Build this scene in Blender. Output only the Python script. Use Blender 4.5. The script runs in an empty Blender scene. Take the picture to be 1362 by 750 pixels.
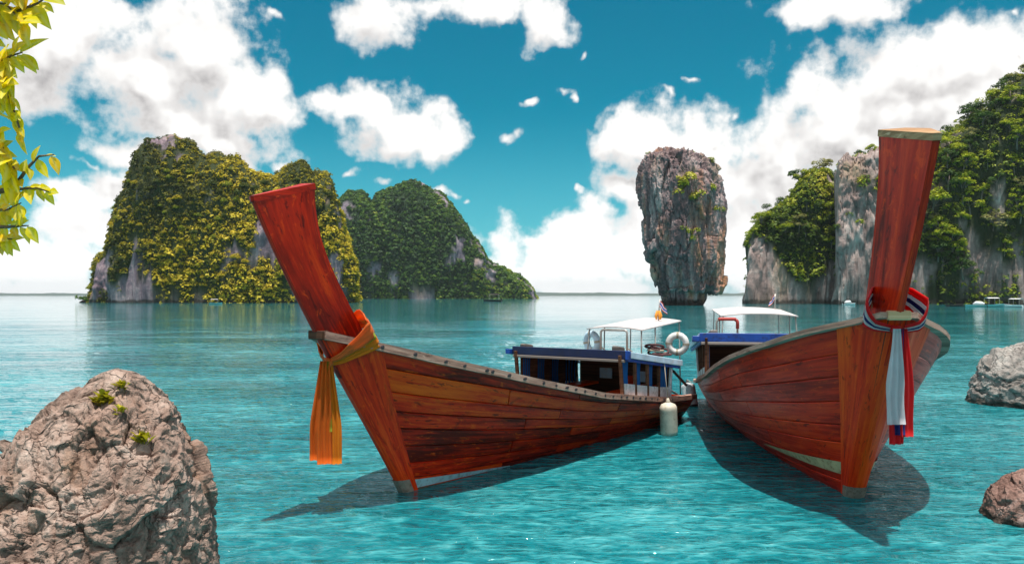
import bpy, bmesh, math, random
import numpy as np
from mathutils import Vector, Matrix

random.seed(7)
RNG = np.random.default_rng(7)
scene = bpy.context.scene
COL = scene.collection

# ------------------------------------------------------------------ camera
CAM_H = 2.5
FPX, HX, HY = 1060.0, 681.0, 393.0      # focal length and horizon of the photograph in its pixels
cam_data = bpy.data.cameras.new('camera')
cam_data.sensor_width = 36.0
cam_data.lens = 36.0 * FPX / 1362.0
cam_data.shift_y = (HY - 375.0) / 1362.0
cam_data.clip_start = 0.05
cam_data.clip_end = 20000
cam = bpy.data.objects.new('camera', cam_data)
COL.objects.link(cam)
cam.location = (0, 0, CAM_H)
cam.rotation_euler = (math.radians(90), 0, 0)
scene.camera = cam

# ------------------------------------------------------------------ sun
SUN_AZ, SUN_EL = math.radians(172), math.radians(79)   # azimuth clockwise from the view direction
to_sun = Vector((math.sin(SUN_AZ) * math.cos(SUN_EL), math.cos(SUN_AZ) * math.cos(SUN_EL), math.sin(SUN_EL)))
sun_data = bpy.data.lights.new('sun', 'SUN')
sun_data.energy = 3.6
sun_data.angle = math.radians(0.53)
sun_data.color = (1.0, 0.95, 0.86)
sun = bpy.data.objects.new('sun', sun_data)
COL.objects.link(sun)
sun.rotation_euler = to_sun.to_track_quat('Z', 'Y').to_euler()
sun.location = (20, 10, 60)

# ------------------------------------------------------------------ view
scene.view_settings.view_transform = 'Standard'
scene.view_settings.look = 'None'
scene.view_settings.exposure = 0.72
scene.view_settings.gamma = 1.0
scene.view_settings.use_curve_mapping = False
scene.cycles.max_bounces = 4
scene.cycles.diffuse_bounces = 2
scene.cycles.glossy_bounces = 2
scene.cycles.transmission_bounces = 3
scene.cycles.caustics_reflective = False
scene.cycles.caustics_refractive = False
scene.cycles.use_denoising = True

# ------------------------------------------------------------------ node helpers
class NT:
    def __init__(self, tree):
        self.t = tree
        self.n = tree.nodes
        self.l = tree.links
    def new(self, kind, **kw):
        nd = self.n.new(kind)
        for k, v in kw.items():
            setattr(nd, k, v)
        return nd
    def put(self, sock, v):
        if v is None:
            return
        if isinstance(v, bpy.types.NodeSocket):
            self.l.new(v, sock)
        else:
            if sock.type == 'RGBA' and len(v) == 3:
                v = (*v, 1.0)
            sock.default_value = v
    def math(self, op, a, b=None, c=None, clamp=False):
        nd = self.new('ShaderNodeMath', operation=op, use_clamp=clamp)
        self.put(nd.inputs[0], a); self.put(nd.inputs[1], b); self.put(nd.inputs[2], c)
        return nd.outputs[0]
    def vmath(self, op, a, b=None, c=None):
        nd = self.new('ShaderNodeVectorMath', operation=op)
        self.put(nd.inputs[0], a); self.put(nd.inputs[1], b)
        if op in ('MULTIPLY_ADD',): self.put(nd.inputs[2], c)
        if op == 'SCALE' and c is not None: self.put(nd.inputs['Scale'], c)
        return nd.outputs['Value'] if op in ('LENGTH', 'DOT_PRODUCT', 'DISTANCE') else nd.outputs[0]
    def noise(self, vec, scale, detail=5, rough=0.55, lac=2.0, dist=0.0, typ=None, dim='3D'):
        nd = self.new('ShaderNodeTexNoise', noise_dimensions=dim)
        if typ: nd.noise_type = typ
        self.put(nd.inputs['Vector'], vec)
        nd.inputs['Scale'].default_value = scale
        nd.inputs['Detail'].default_value = detail
        nd.inputs['Roughness'].default_value = rough
        nd.inputs['Lacunarity'].default_value = lac
        nd.inputs['Distortion'].default_value = dist
        return nd
    def voronoi(self, vec, scale, feature='F1'):
        nd = self.new('ShaderNodeTexVoronoi', feature=feature)
        self.put(nd.inputs['Vector'], vec)
        nd.inputs['Scale'].default_value = scale
        return nd.outputs['Distance']
    def ramp(self, fac, stops, interp='LINEAR'):
        nd = self.new('ShaderNodeValToRGB')
        cr = nd.color_ramp
        cr.interpolation = interp
        while len(cr.elements) < len(stops):
            cr.elements.new(0.5)
        for e, (p, c) in zip(cr.elements, stops):
            e.position = p
            if isinstance(c, (int, float)): c = (c, c, c)
            e.color = (*c, 1.0)
        self.put(nd.inputs[0], fac)
        return nd.outputs[0]
    def mix(self, fac, a, b, blend='MIX'):
        nd = self.new('ShaderNodeMix', data_type='RGBA', blend_type=blend)
        self.put(nd.inputs[0], fac); self.put(nd.inputs[6], a); self.put(nd.inputs[7], b)
        return nd.outputs[2]
    def mapr(self, v, a, b, c, d, smooth=False):
        nd = self.new('ShaderNodeMapRange')
        if smooth: nd.interpolation_type = 'SMOOTHSTEP'
        self.put(nd.inputs[0], v)
        for i, x in enumerate((a, b, c, d)):
            nd.inputs[i + 1].default_value = x
        return nd.outputs[0]
    def bump(self, height, strength, dist, normal=None):
        nd = self.new('ShaderNodeBump')
        nd.inputs['Strength'].default_value = strength
        nd.inputs['Distance'].default_value = dist
        self.put(nd.inputs['Height'], height)
        if normal is not None: self.put(nd.inputs['Normal'], normal)
        return nd.outputs[0]

MATS = {}
def material(name):
    m = bpy.data.materials.new(name)
    m.use_nodes = True
    nt = NT(m.node_tree)
    bsdf = m.node_tree.nodes['Principled BSDF']
    MATS[name] = m
    return m, nt, bsdf

# ------------------------------------------------------------------ world: tinted daylight sky with broken cumulus
def px_dir(px, py):
    X, Z = (px - HX) / FPX, (HY - py) / FPX
    return math.atan(X), math.atan(Z / math.sqrt(1 + X * X))

CLOUDS = [  # centre and radii of the cumulus masses, in photograph pixels turned to azimuth / elevation below
    (212, 95, 80, 62), (262, 55, 58, 72), (175, 100, 70, 36), (305, 130, 50, 55), (362, 135, 32, 46), (250, 165, 72, 36), (168, 195, 34, 14), (310, 200, 62, 18),
    (75, 50, 68, 62), (45, 110, 42, 28), (105, 12, 36, 30),
    (115, 217, 13, 8), (358, 19, 11, 8), (370, 225, 13, 9),
    (45, 345, 120, 40), (110, 305, 55, 28), (140, 255, 34, 22), (30, 385, 150, 18), (90, 262, 30, 12),
    (508, 18, 46, 42), (640, 3, 70, 22), (722, 18, 34, 30),
    (530, 168, 66, 38), (472, 142, 46, 18), (588, 186, 30, 28),
    (474, 230, 24, 8), (515, 240, 14, 9), (588, 262, 22, 8), (610, 268, 14, 6),
    (688, 182, 15, 11), (702, 133, 11, 7), (740, 116, 14, 8), (750, 128, 6, 10), (762, 250, 9, 9), (775, 75, 8, 5),
    (720, 325, 66, 16), (775, 300, 48, 30), (800, 345, 90, 38), (700, 368, 60, 16), (830, 178, 30, 34), (870, 190, 42, 42), (925, 190, 50, 46), (815, 150, 18, 16),
    (838, 255, 32, 34), (965, 245, 54, 64), (905, 150, 22, 14), (888, 125, 10, 7), (965, 150, 14, 8), (925, 108, 10, 4), (860, 330, 60, 70),
    (760, 382, 180, 14), (745, 338, 100, 44), (690, 374, 90, 22), (560, 384, 160, 12), (930, 340, 60, 60),
    (1235, 130, 150, 78), (1125, 160, 105, 66), (1062, 200, 66, 62), (1020, 250, 48, 60), (1300, 112, 92, 56), (1380, 160, 130, 90), (985, 310, 46, 80), (1010, 350, 70, 50),
    (1180, 200, 120, 60), (1080, 260, 80, 60), (1250, 70, 60, 26), (1290, 200, 120, 70), (950, 290, 60, 50), (330, 388, 420, 10),
    (1108, 2, 72, 22), (1140, 20, 36, 14), (1357, 23, 7, 5),
]

world = bpy.data.worlds.new('World')
scene.world = world
world.use_nodes = True
world.cycles.sampling_method = 'MANUAL'
world.cycles.sample_map_resolution = 256
wt = NT(world.node_tree)
world.node_tree.nodes.clear()

grp = bpy.data.node_groups.new('cloud_masses', 'ShaderNodeTree')
grp.interface.new_socket('Vector', in_out='INPUT', socket_type='NodeSocketVector')
grp.interface.new_socket('Depth', in_out='OUTPUT', socket_type='NodeSocketFloat')
g = NT(grp)
gi, go = g.new('NodeGroupInput'), g.new('NodeGroupOutput')
acc = None
for (cx, cy, rx, ry) in CLOUDS:
    a, e = px_dir(cx, cy)
    sx, sy = FPX / (rx * 1.12 + 5), FPX / (ry * 1.12 + 5)
    ln = g.vmath('LENGTH', g.vmath('MULTIPLY_ADD', gi.outputs[0], (sx, sy, 0.0), (-a * sx, -e * sy, 0.0)))
    if rx < 26: ln = g.math('ADD', ln, 0.52)
    acc = ln if acc is None else g.math('SMOOTH_MIN', acc, ln, 0.30)
g.put(go.inputs[0], g.math('MAXIMUM', g.math('SUBTRACT', 1.0, acc), -1.2))

tc = wt.new('ShaderNodeTexCoord')
sp = wt.new('ShaderNodeSeparateXYZ'); wt.put(sp.inputs[0], tc.outputs['Generated'])
az = wt.math('ARCTAN2', sp.outputs[0], sp.outputs[1])
el = wt.math('ARCSINE', sp.outputs[2])
cmb = wt.new('ShaderNodeCombineXYZ'); wt.put(cmb.inputs[0], az); wt.put(cmb.inputs[1], el)
pw = cmb.outputs[0]
w1 = wt.noise(pw, 11.0, 4, 0.55, dim='2D').outputs['Color']
w1 = wt.vmath('MULTIPLY_ADD', wt.vmath('SUBTRACT', w1, (0.5, 0.5, 0.5)), (0.075, 0.055, 0.0), pw)
# sky out of view all round, cloud cover raised to brighten the hulls
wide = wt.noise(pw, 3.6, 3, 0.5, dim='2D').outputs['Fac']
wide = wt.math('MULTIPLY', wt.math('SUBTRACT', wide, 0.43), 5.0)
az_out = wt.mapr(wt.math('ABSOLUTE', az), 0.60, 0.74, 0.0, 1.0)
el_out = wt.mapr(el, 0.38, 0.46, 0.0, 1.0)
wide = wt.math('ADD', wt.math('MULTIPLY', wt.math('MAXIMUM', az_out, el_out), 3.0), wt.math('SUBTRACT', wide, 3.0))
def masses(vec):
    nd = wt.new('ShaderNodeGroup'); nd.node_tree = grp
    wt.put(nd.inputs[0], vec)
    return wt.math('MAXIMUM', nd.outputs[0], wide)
def ragged(m, raw, detail, amp):
    fb = wt.noise(raw, 24.0, detail, 0.56, 2.1, dim='2D').outputs['Fac']
    return wt.math('MULTIPLY_ADD', wt.math('SUBTRACT', fb, 0.5), amp, m)
UP = (0.010, 0.042, 0.0)
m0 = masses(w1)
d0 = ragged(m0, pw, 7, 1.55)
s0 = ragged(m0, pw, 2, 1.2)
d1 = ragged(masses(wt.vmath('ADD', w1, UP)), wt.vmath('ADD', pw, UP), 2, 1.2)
alpha = wt.mapr(d0, -0.10, 0.52, 0.0, 1.0, True)
lit = wt.math('SUBTRACT', s0, d1)
lit = wt.mapr(lit, -0.45, 0.40, 0.0, 1.0, True)
thick = wt.mapr(d0, 0.10, 0.85, 0.0, 1.0)
shade = wt.math('SUBTRACT', 1.0, wt.math('MULTIPLY', thick, wt.math('SUBTRACT', 1.0, lit)))
cloud = wt.ramp(shade, [(0.0, (3.0, 2.9, 2.92)), (0.40, (4.8, 4.65, 4.6)), (0.75, (6.2, 6.05, 5.95)), (1.0, (7.4, 7.3, 7.15))])
cloud = wt.mix(wt.mapr(el, 0.02, 0.15, 0.9, 0.0, True), cloud, (8.8, 8.7, 8.6))   # sunlit banks far out over the sea
sky = wt.new('ShaderNodeTexSky', sky_type='NISHITA')
sky.sun_disc = False
sky.sun_elevation = SUN_EL
sky.sun_rotation = SUN_AZ
sky.air_density = 1.0; sky.dust_density = 0.3; sky.ozone_density = 1.0
tint = wt.mix(1.0, sky.outputs[0], (0.0, 0.54, 0.56), 'MULTIPLY')
low = wt.mapr(el, 0.0, 0.24, 0.5, 0.0, True)
tint = wt.mix(low, tint, (1.6, 4.8, 6.2))
col = wt.mix(alpha, tint, cloud)
bg = wt.new('ShaderNodeBackground'); wt.put(bg.inputs[0], col); bg.inputs[1].default_value = 0.088
wo = wt.new('ShaderNodeOutputWorld'); wt.l.new(bg.outputs[0], wo.inputs[0])

# ------------------------------------------------------------------ noise in numpy
_perm = np.random.default_rng(3).permutation(256)
_perm = np.concatenate([_perm, _perm, _perm])
_grad = np.random.default_rng(4).normal(size=(256, 3)); _grad /= np.linalg.norm(_grad, axis=1)[:, None]
def pnoise(P):
    P = np.asarray(P, float)
    i = np.floor(P).astype(int); f = P - i
    u = f * f * f * (f * (f * 6 - 15) + 10)
    i = i & 255
    out = 0
    for dx in (0, 1):
        for dy in (0, 1):
            for dz in (0, 1):
                h = _perm[_perm[_perm[(i[..., 0] + dx) & 255] + ((i[..., 1] + dy) & 255)] + ((i[..., 2] + dz) & 255)]
                gv = _grad[h]
                d = (gv[..., 0] * (f[..., 0] - dx) + gv[..., 1] * (f[..., 1] - dy) + gv[..., 2] * (f[..., 2] - dz))
                wgt = (u[..., 0] if dx else 1 - u[..., 0]) * (u[..., 1] if dy else 1 - u[..., 1]) * (u[..., 2] if dz else 1 - u[..., 2])
                out = out + d * wgt
    return out * 1.5
def fbm(P, octv=4, lac=2.03, gain=0.5, ridge=False):
    s, a, tot = 0, 1.0, 0
    P = np.asarray(P, float)
    for o in range(octv):
        n = pnoise(P + 17.3 * o)
        if ridge: n = 1 - 2 * np.abs(n)
        s = s + a * n; tot += a
        a *= gain; P = P * lac
    return s / tot
def facets(P, seed=0):
    """piecewise planar relief: every jittered cell is a flat chip with its own tilt; also returns the distance to the joint"""
    P = np.asarray(P, float)
    i0 = np.floor(P).astype(int)
    best = np.full(P.shape[:-1], 9.0); second = best.copy(); val = np.zeros(P.shape[:-1])
    for dx in (-1, 0, 1):
        for dy in (-1, 0, 1):
            for dz in (-1, 0, 1):
                c = i0 + np.array([dx, dy, dz])
                h = _perm[_perm[_perm[(c[..., 0] + seed) & 255] + (c[..., 1] & 255)] + (c[..., 2] & 255)]
                f = c + 0.5 + 0.45 * _grad[h]
                d = P - f
                dist = np.sqrt((d * d).sum(-1))
                tilt = _grad[(h * 7 + 13) & 255]
                vv = (d * tilt).sum(-1) + 0.5 * tilt[..., 0]
                closer = dist < best
                second = np.where(closer, best, np.minimum(second, dist))
                val = np.where(closer, vv, val)
                best = np.where(closer, dist, best)
    return val, second - best
def smooth(x, a, b):
    t = np.clip((x - a) / (b - a), 0, 1)
    return t * t * (3 - 2 * t)

# ------------------------------------------------------------------ object helpers
def tag(o, label=None, cat=None, group=None, kind=None):
    if label: o['label'] = label
    if cat: o['category'] = cat
    if group: o['group'] = group
    if kind: o['kind'] = kind
    return o
def mesh_from(name, verts, faces, mat=None, smooth_shade=False, uv=None, attrs=None):
    me = bpy.data.meshes.new(name)
    verts = np.asarray(verts, np.float32).reshape(-1, 3)
    if isinstance(faces, np.ndarray):
        n, k = faces.shape
        me.vertices.add(len(verts)); me.vertices.foreach_set('co', verts.ravel())
        me.loops.add(n * k); me.loops.foreach_set('vertex_index', faces.astype(np.int32).ravel())
        me.polygons.add(n)
        me.polygons.foreach_set('loop_start', np.arange(0, n * k, k, dtype=np.int32))
        me.polygons.foreach_set('loop_total', np.full(n, k, np.int32))
        me.update(calc_edges=True)
    else:
        me.from_pydata([tuple(map(float, v)) for v in verts], [], faces)
        me.update()
    if smooth_shade:
        me.polygons.foreach_set('use_smooth', np.ones(len(me.polygons), bool))
    if uv is not None:
        lay = me.uv_layers.new(name='UVMap')
        idx = np.empty(len(me.loops), np.int32); me.loops.foreach_get('vertex_index', idx)
        lay.data.foreach_set('uv', np.asarray(uv, np.float32)[idx].ravel())
    if attrs:
        for an, av in attrs.items():
            at = me.attributes.new(an, 'FLOAT', 'POINT')
            at.data.foreach_set('value', np.asarray(av, np.float32).ravel())
    if mat: me.materials.append(MATS[mat])
    return me
def add(name, me, parent=None, loc=None, rot=None, scale=None):
    o = bpy.data.objects.new(name, me)
    COL.objects.link(o)
    if parent: o.parent = parent
    if loc is not None: o.location = loc
    if rot is not None: o.rotation_euler = rot
    if scale is not None: o.scale = scale
    return o
def empty(name, loc=(0, 0, 0), rz=0.0):
    o = bpy.data.objects.new(name, None)
    o.empty_display_size = 0.2
    COL.objects.link(o); o.location = loc; o.rotation_euler = (0, 0, rz)
    return o
def grid_faces(nr, nc, wrap=False):
    r = np.arange(nr - 1)[:, None]
    c = np.arange(nc if wrap else nc - 1)[None, :]
    c2 = (c + 1) % nc
    a = r * nc + c; b = r * nc + c2; d = (r + 1) * nc + c; e = (r + 1) * nc + c2
    return np.stack([a, b, e, d], -1).reshape(-1, 4)

class MB:
    """collects simple shapes into one mesh"""
    def __init__(self): self.v = []; self.f = []; self.uv = []
    def quadmesh(self, pts, faces, uv=None):
        o = len(self.v)
        self.v += [tuple(map(float, q)) for q in pts]
        self.f += [tuple(int(i) + o for i in f) for f in faces]
        self.uv += (uv if uv is not None else [(q[0], q[2]) for q in pts])
        return self
    def box(self, c, s, rot=None, bev=0.0):
        hx, hy, hz = s[0] / 2, s[1] / 2, s[2] / 2
        pts = [Vector((x, y, z)) for x in (-hx, hx) for y in (-hy, hy) for z in (-hz, hz)]
        if rot is not None: pts = [rot @ q for q in pts]
        pts = [q + Vector(c) for q in pts]
        fs = [(0, 1, 3, 2), (4, 6, 7, 5), (0, 4, 5, 1), (2, 3, 7, 6), (0, 2, 6, 4), (1, 5, 7, 3)]
        return self.quadmesh(pts, fs)
    def hexa(self, p8):
        """8 corners: bottom ring 0-3, top ring 4-7"""
        fs = [(3, 2, 1, 0), (4, 5, 6, 7), (0, 1, 5, 4), (1, 2, 6, 5), (2, 3, 7, 6), (3, 0, 4, 7)]
        return self.quadmesh(p8, fs)
    def tube(self, path, r, n=8, closed=False, caps=True):
        path = [Vector(q) for q in path]
        m = len(path)
        rs = r if isinstance(r, (list, tuple, np.ndarray)) else [r] * m
        pts = []; uv = []
        prev = None; L = 0
        for i, q in enumerate(path):
            if closed: t = path[(i + 1) % m] - path[i - 1]
            else: t = path[min(i + 1, m - 1)] - path[max(i - 1, 0)]
            if t.length < 1e-9: t = Vector((0, 0, 1))
            t.normalize()
            if prev is None:
                u = t.orthogonal().normalized()
            else:
                u = (prev - t * prev.dot(t))
                u = u.normalized() if u.length > 1e-6 else t.orthogonal().normalized()
            prev = u
            w = t.cross(u)
            if i: L += (path[i] - path[i - 1]).length
            for k in range(n):
                an = 2 * math.pi * k / n
                pts.append(q + (u * math.cos(an) + w * math.sin(an)) * rs[i]); uv.append((L, k / n * 0.3))
        fs = []
        for i in range(m if closed else m - 1):
            i2 = (i + 1) % m
            for k in range(n):
                k2 = (k + 1) % n
                fs.append((i * n + k, i * n + k2, i2 * n + k2, i2 * n + k))
        if caps and not closed:
            fs.append(tuple(range(n - 1, -1, -1))); fs.append(tuple((m - 1) * n + k for k in range(n)))
        return self.quadmesh(pts, fs, uv)
    def mesh(self, name, mat, smooth_shade=False):
        return mesh_from(name, self.v, self.f, mat, smooth_shade, self.uv)
    def build(self, name, mat, parent=None, smooth_shade=False, bevel=0.0):
        me = self.mesh(name, mat, smooth_shade)
        if bevel > 0:
            bm = bmesh.new(); bm.from_mesh(me)
            bmesh.ops.bevel(bm, geom=bm.edges[:], offset=bevel, segments=1, affect='EDGES', profile=0.5)
            bm.to_mesh(me); bm.free()
        return add(name, me, parent)

# world point under photograph pixel at depth Y
def at(px, py, Y):
    return Vector(((px - HX) / FPX * Y, Y, CAM_H + (HY - py) / FPX * Y))
def depth_of_waterline(py):
    return FPX * CAM_H / (py - HY)

# ------------------------------------------------------------------ materials
def simple(name, color, rough=0.6, spec=0.4, metal=0.0, var=0.15, scale=6.0, bump=0.0, dirt=None, coat=0.0):
    m, t, b = material(name)
    tcn = t.new('ShaderNodeTexCoord')
    n = t.noise(tcn.outputs['Object'], scale, 6, 0.6).outputs['Fac']
    dark = tuple(c * (1 - var * 1.6) for c in color); light = tuple(min(1, c * (1 + var)) for c in color)
    c = t.ramp(n, [(0.3, dark), (0.7, light)])
    if dirt:
        n2 = t.noise(tcn.outputs['Object'], scale * 2.7, 5, 0.65).outputs['Fac']
        c = t.mix(t.mapr(n2, 0.52, 0.68, 0, 0.8), c, dirt)
    t.put(b.inputs['Base Color'], c)
    b.inputs['Roughness'].default_value = rough
    b.inputs['Specular IOR Level'].default_value = spec
    b.inputs['Metallic'].default_value = metal
    b.inputs['Coat Weight'].default_value = coat
    if bump:
        t.put(b.inputs['Normal'], t.bump(t.noise(tcn.outputs['Object'], scale * 4, 6, 0.6).outputs['Fac'], 0.6, bump))
    return m

def wood(name, dark, mid, light, rough, worn, gloss, stain=0.6, sx=1.0, tonev=0.08):
    """grain runs along U (metres along the plank)"""
    m, t, b = material(name)
    uv = t.new('ShaderNodeUVMap')
    oi = t.new('ShaderNodeObjectInfo')
    off = t.vmath('MULTIPLY_ADD', oi.outputs['Random'], (37.0, 11.0, 5.0), uv.outputs[0])
    g1 = t.noise(t.vmath('MULTIPLY', off, (1.1 * sx, 26.0, 1.0)), 1.0, 7, 0.62, dist=0.35).outputs['Fac']
    g2 = t.noise(t.vmath('MULTIPLY', off, (0.55, 2.4, 1.0)), 1.3, 6, 0.6).outputs['Fac']
    pat = t.noise(t.vmath('MULTIPLY', off, (1.6, 4.5, 1.0)), 1.2, 7, 0.7, dist=0.8).outputs['Fac']
    tone = t.math('ADD', t.math('MULTIPLY', g1, 0.5), t.math('MULTIPLY', g2, 0.5))
    tone = t.math('ADD', tone, t.mapr(oi.outputs['Random'], 0, 1, -tonev, tonev))
    c = t.ramp(tone, [(0.36, dark), (0.50, mid), (0.66, light)])
    # dark weather stains and pale scuffs
    c = t.mix(t.mapr(pat, 0.56, 0.72, 0.0, stain, True), c, tuple(x * 0.35 for x in dark))
    sc = t.noise(t.vmath('MULTIPLY', off, (3.0, 9.0, 1.0)), 2.2, 8, 0.72).outputs['Fac']
    scm = t.mapr(sc, 0.62, 0.74, 0.0, 1.0, True)
    c = t.mix(t.math('MULTIPLY', scm, worn), c, (0.36, 0.26, 0.22))
    ch = t.noise(t.vmath('MULTIPLY', off, (3.6, 15.0, 1.0)), 1.6, 7, 0.68, dist=0.5).outputs['Fac']
    c = t.mix(t.mapr(ch, 0.56, 0.66, 0.0, 0.65, True), c, light)
    c = t.mix(t.mapr(ch, 0.42, 0.33, 0.0, 0.80, True), c, tuple(x * 0.5 for x in dark))
    t.put(b.inputs['Base Color'], c)
    t.put(b.inputs['Roughness'], t.mapr(g1, 0.3, 0.7, rough + 0.12, rough - 0.06))
    b.inputs['Specular IOR Level'].default_value = 0.16
    b.inputs['Coat Weight'].default_value = gloss
    b.inputs['Coat Roughness'].default_value = 0.16
    t.put(b.inputs['Normal'], t.bump(t.math('MULTIPLY_ADD', pat, 0.6, g1), 0.55, 0.006))
    return m

wood('wood_red_old', (0.13, 0.006, 0.002), (0.74, 0.022, 0.002), (1.0, 0.115, 0.004), 0.45, 0.06, 0.05, 0.92, 1.0, 0.12)
wood('wood_red_new', (0.30, 0.008, 0.002), (0.72, 0.022, 0.002), (0.95, 0.070, 0.003), 0.36, 0.04, 0.10, 0.55, 1.0, 0.06)
wood('wood_stem', (0.34, 0.010, 0.002), (0.80, 0.030, 0.003), (1.0, 0.095, 0.005), 0.42, 0.04, 0.06, 0.6)
wood('wood_blade', (0.16, 0.006, 0.002), (0.60, 0.018, 0.002), (0.92, 0.070, 0.004), 0.38, 0.05, 0.12, 0.95)
wood('wood_pale', (0.14, 0.080, 0.066), (0.43, 0.24, 0.185), (0.66, 0.44, 0.35), 0.75, 0.2, 0.0, 0.85, 2.0)
wood('wood_cap', (0.34, 0.19, 0.10), (0.60, 0.38, 0.21), (0.80, 0.58, 0.38), 0.75, 0.3, 0.0, 0.5, 2.0)
wood('wood_brown', (0.05, 0.022, 0.014), (0.13, 0.055, 0.03), (0.22, 0.10, 0.06), 0.6, 0.25, 0.0, 0.6)
wood('wood_grey', (0.09, 0.075, 0.07), (0.20, 0.17, 0.155), (0.34, 0.30, 0.28), 0.75, 0.3, 0.0, 0.7)
simple('hull_dark', (0.022, 0.012, 0.009), 0.7)
simple('hull_bottom', (0.13, 0.12, 0.08), 0.6, dirt=(0.06, 0.06, 0.045), scale=3)
simple('stripe_blue', (0.42, 0.66, 0.72), 0.5, dirt=(0.2, 0.24, 0.24), scale=5)
simple('stripe_cream', (0.62, 0.50, 0.28), 0.5, dirt=(0.30, 0.08, 0.03), scale=5)
simple('metal_plate', (0.36, 0.30, 0.24), 0.55, metal=0.25, dirt=(0.14, 0.07, 0.04), scale=9)
simple('rust', (0.06, 0.045, 0.05), 0.7)
simple('paint_blue', (0.012, 0.07, 0.36), 0.45, dirt=(0.02, 0.03, 0.10), scale=4)
simple('paint_navy', (0.010, 0.020, 0.075), 0.5, dirt=(0.03, 0.03, 0.05), scale=4)
simple('paint_sky', (0.55, 0.72, 0.86), 0.5, dirt=(0.6, 0.6, 0.6), scale=4)
simple('paint_white', (0.76, 0.75, 0.77), 0.5, dirt=(0.36, 0.33, 0.33), scale=5)
simple('canvas_white', (0.58, 0.53, 0.53), 0.8, var=0.12, scale=3, dirt=(0.42, 0.37, 0.34))
simple('pipe_metal', (0.46, 0.43, 0.40), 0.35, metal=0.6)
simple('pipe_red', (0.45, 0.05, 0.04), 0.5)
simple('fender_white', (0.66, 0.60, 0.50), 0.5, dirt=(0.36, 0.28, 0.19), scale=5)
simple('fender_grey', (0.46, 0.48, 0.50), 0.5, dirt=(0.25, 0.25, 0.25), scale=5)
simple('fender_black', (0.02, 0.02, 0.025), 0.5)
simple('ring_white', (0.74, 0.73, 0.72), 0.5)
simple('rope_tan', (0.42, 0.36, 0.28), 0.9)
simple('rope_dark', (0.10, 0.045, 0.05), 0.9)
simple('engine_dark', (0.03, 0.03, 0.032), 0.5)
simple('flag_red', (0.60, 0.05, 0.05), 0.85, var=0.05)
simple('flag_white', (0.78, 0.76, 0.78), 0.85, var=0.05)
simple('flag_blue', (0.08, 0.09, 0.42), 0.85, var=0.05)
simple('garland_orange', (0.85, 0.33, 0.04), 0.9)
simple('boat_white', (0.76, 0.77, 0.78), 0.4)
simple('boat_teal', (0.20, 0.50, 0.50), 0.4)
simple('boat_dark', (0.05, 0.035, 0.03), 0.6)
simple('bark', (0.16, 0.11, 0.075), 0.85, scale=9, bump=0.02)
simple('bark_far', (0.20, 0.16, 0.13), 0.9, scale=1.5)

def cloth(name, color):
    m, t, b = material(name)
    tcn = t.new('ShaderNodeTexCoord')
    n = t.noise(tcn.outputs['Object'], 5.0, 4).outputs['Fac']
    c = t.ramp(n, [(0.3, tuple(x * 0.86 for x in color)), (0.7, color)])
    t.put(b.inputs['Base Color'], c)
    b.inputs['Roughness'].default_value = 0.7
    b.inputs['Sheen Weight'].default_value = 0.15
    tr = t.new('ShaderNodeBsdfTranslucent'); t.put(tr.inputs[0], c)
    mx = t.new('ShaderNodeMixShader'); mx.inputs[0].default_value = 0.58
    t.l.new(b.outputs[0], mx.inputs[1]); t.l.new(tr.outputs[0], mx.inputs[2])
    t.l.new(mx.outputs[0], t.n['Material Output'].inputs[0])
cloth('curtain_blue', (0.012, 0.22, 0.70))
cloth('cloth_orange', (1.0, 0.22, 0.006))
cloth('cloth_salmon', (1.0, 0.25, 0.04))
cloth('cloth_yellow', (1.0, 0.34, 0.004))
cloth('cloth_lime', (0.42, 0.62, 0.04))
cloth('cloth_red', (0.92, 0.015, 0.02))
cloth('cloth_white', (0.84, 0.82, 0.86))
cloth('cloth_blue', (0.02, 0.03, 0.24))

def foliage(name, stops, rand_obj=False, trans=0.3):
    m, t, b = material(name)
    at_ = t.new('ShaderNodeAttribute'); at_.attribute_name = 'tint'
    fac = at_.outputs['Fac']
    if rand_obj:
        oi = t.new('ShaderNodeObjectInfo')
        fac = t.math('ADD', t.math('MULTIPLY', fac, 0.55), t.math('MULTIPLY', oi.outputs['Random'], 0.55))
    c = t.ramp(fac, stops)
    t.put(b.inputs['Base Color'], c)
    b.inputs['Roughness'].default_value = 0.55
    b.inputs['Specular IOR Level'].default_value = 0.25
    tr = t.new('ShaderNodeBsdfTranslucent'); t.put(tr.inputs[0], t.mix(1.0, c, (1.0, 1.0, 0.55), 'MULTIPLY'))
    mx = t.new('ShaderNodeMixShader'); mx.inputs[0].default_value = trans
    t.l.new(b.outputs[0], mx.inputs[1]); t.l.new(tr.outputs[0], mx.inputs[2])
    t.l.new(mx.outputs[0], t.n['Material Output'].inputs[0])
foliage('leaf_golden', [(0.0, (0.05, 0.065, 0.008)), (0.30, (0.20, 0.19, 0.010)), (0.6, (0.50, 0.40, 0.016)), (1.0, (0.75, 0.58, 0.05))])
foliage('leaf_deep', [(0.0, (0.02, 0.055, 0.024)), (0.4, (0.055, 0.13, 0.025)), (0.75, (0.14, 0.24, 0.025)), (1.0, (0.34, 0.36, 0.04))])
foliage('leaf_mixed', [(0.0, (0.035, 0.07, 0.012)), (0.35, (0.12, 0.19, 0.014)), (0.7, (0.33, 0.37, 0.018)), (1.0, (0.58, 0.52, 0.07))])
foliage('leaf_tree_dark', [(0.0, (0.018, 0.045, 0.012)), (0.5, (0.05, 0.11, 0.016)), (1.0, (0.14, 0.22, 0.02))])
foliage('leaf_tree_bright', [(0.0, (0.06, 0.10, 0.010)), (0.5, (0.32, 0.38, 0.014)), (1.0, (0.60, 0.58, 0.03))])
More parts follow.
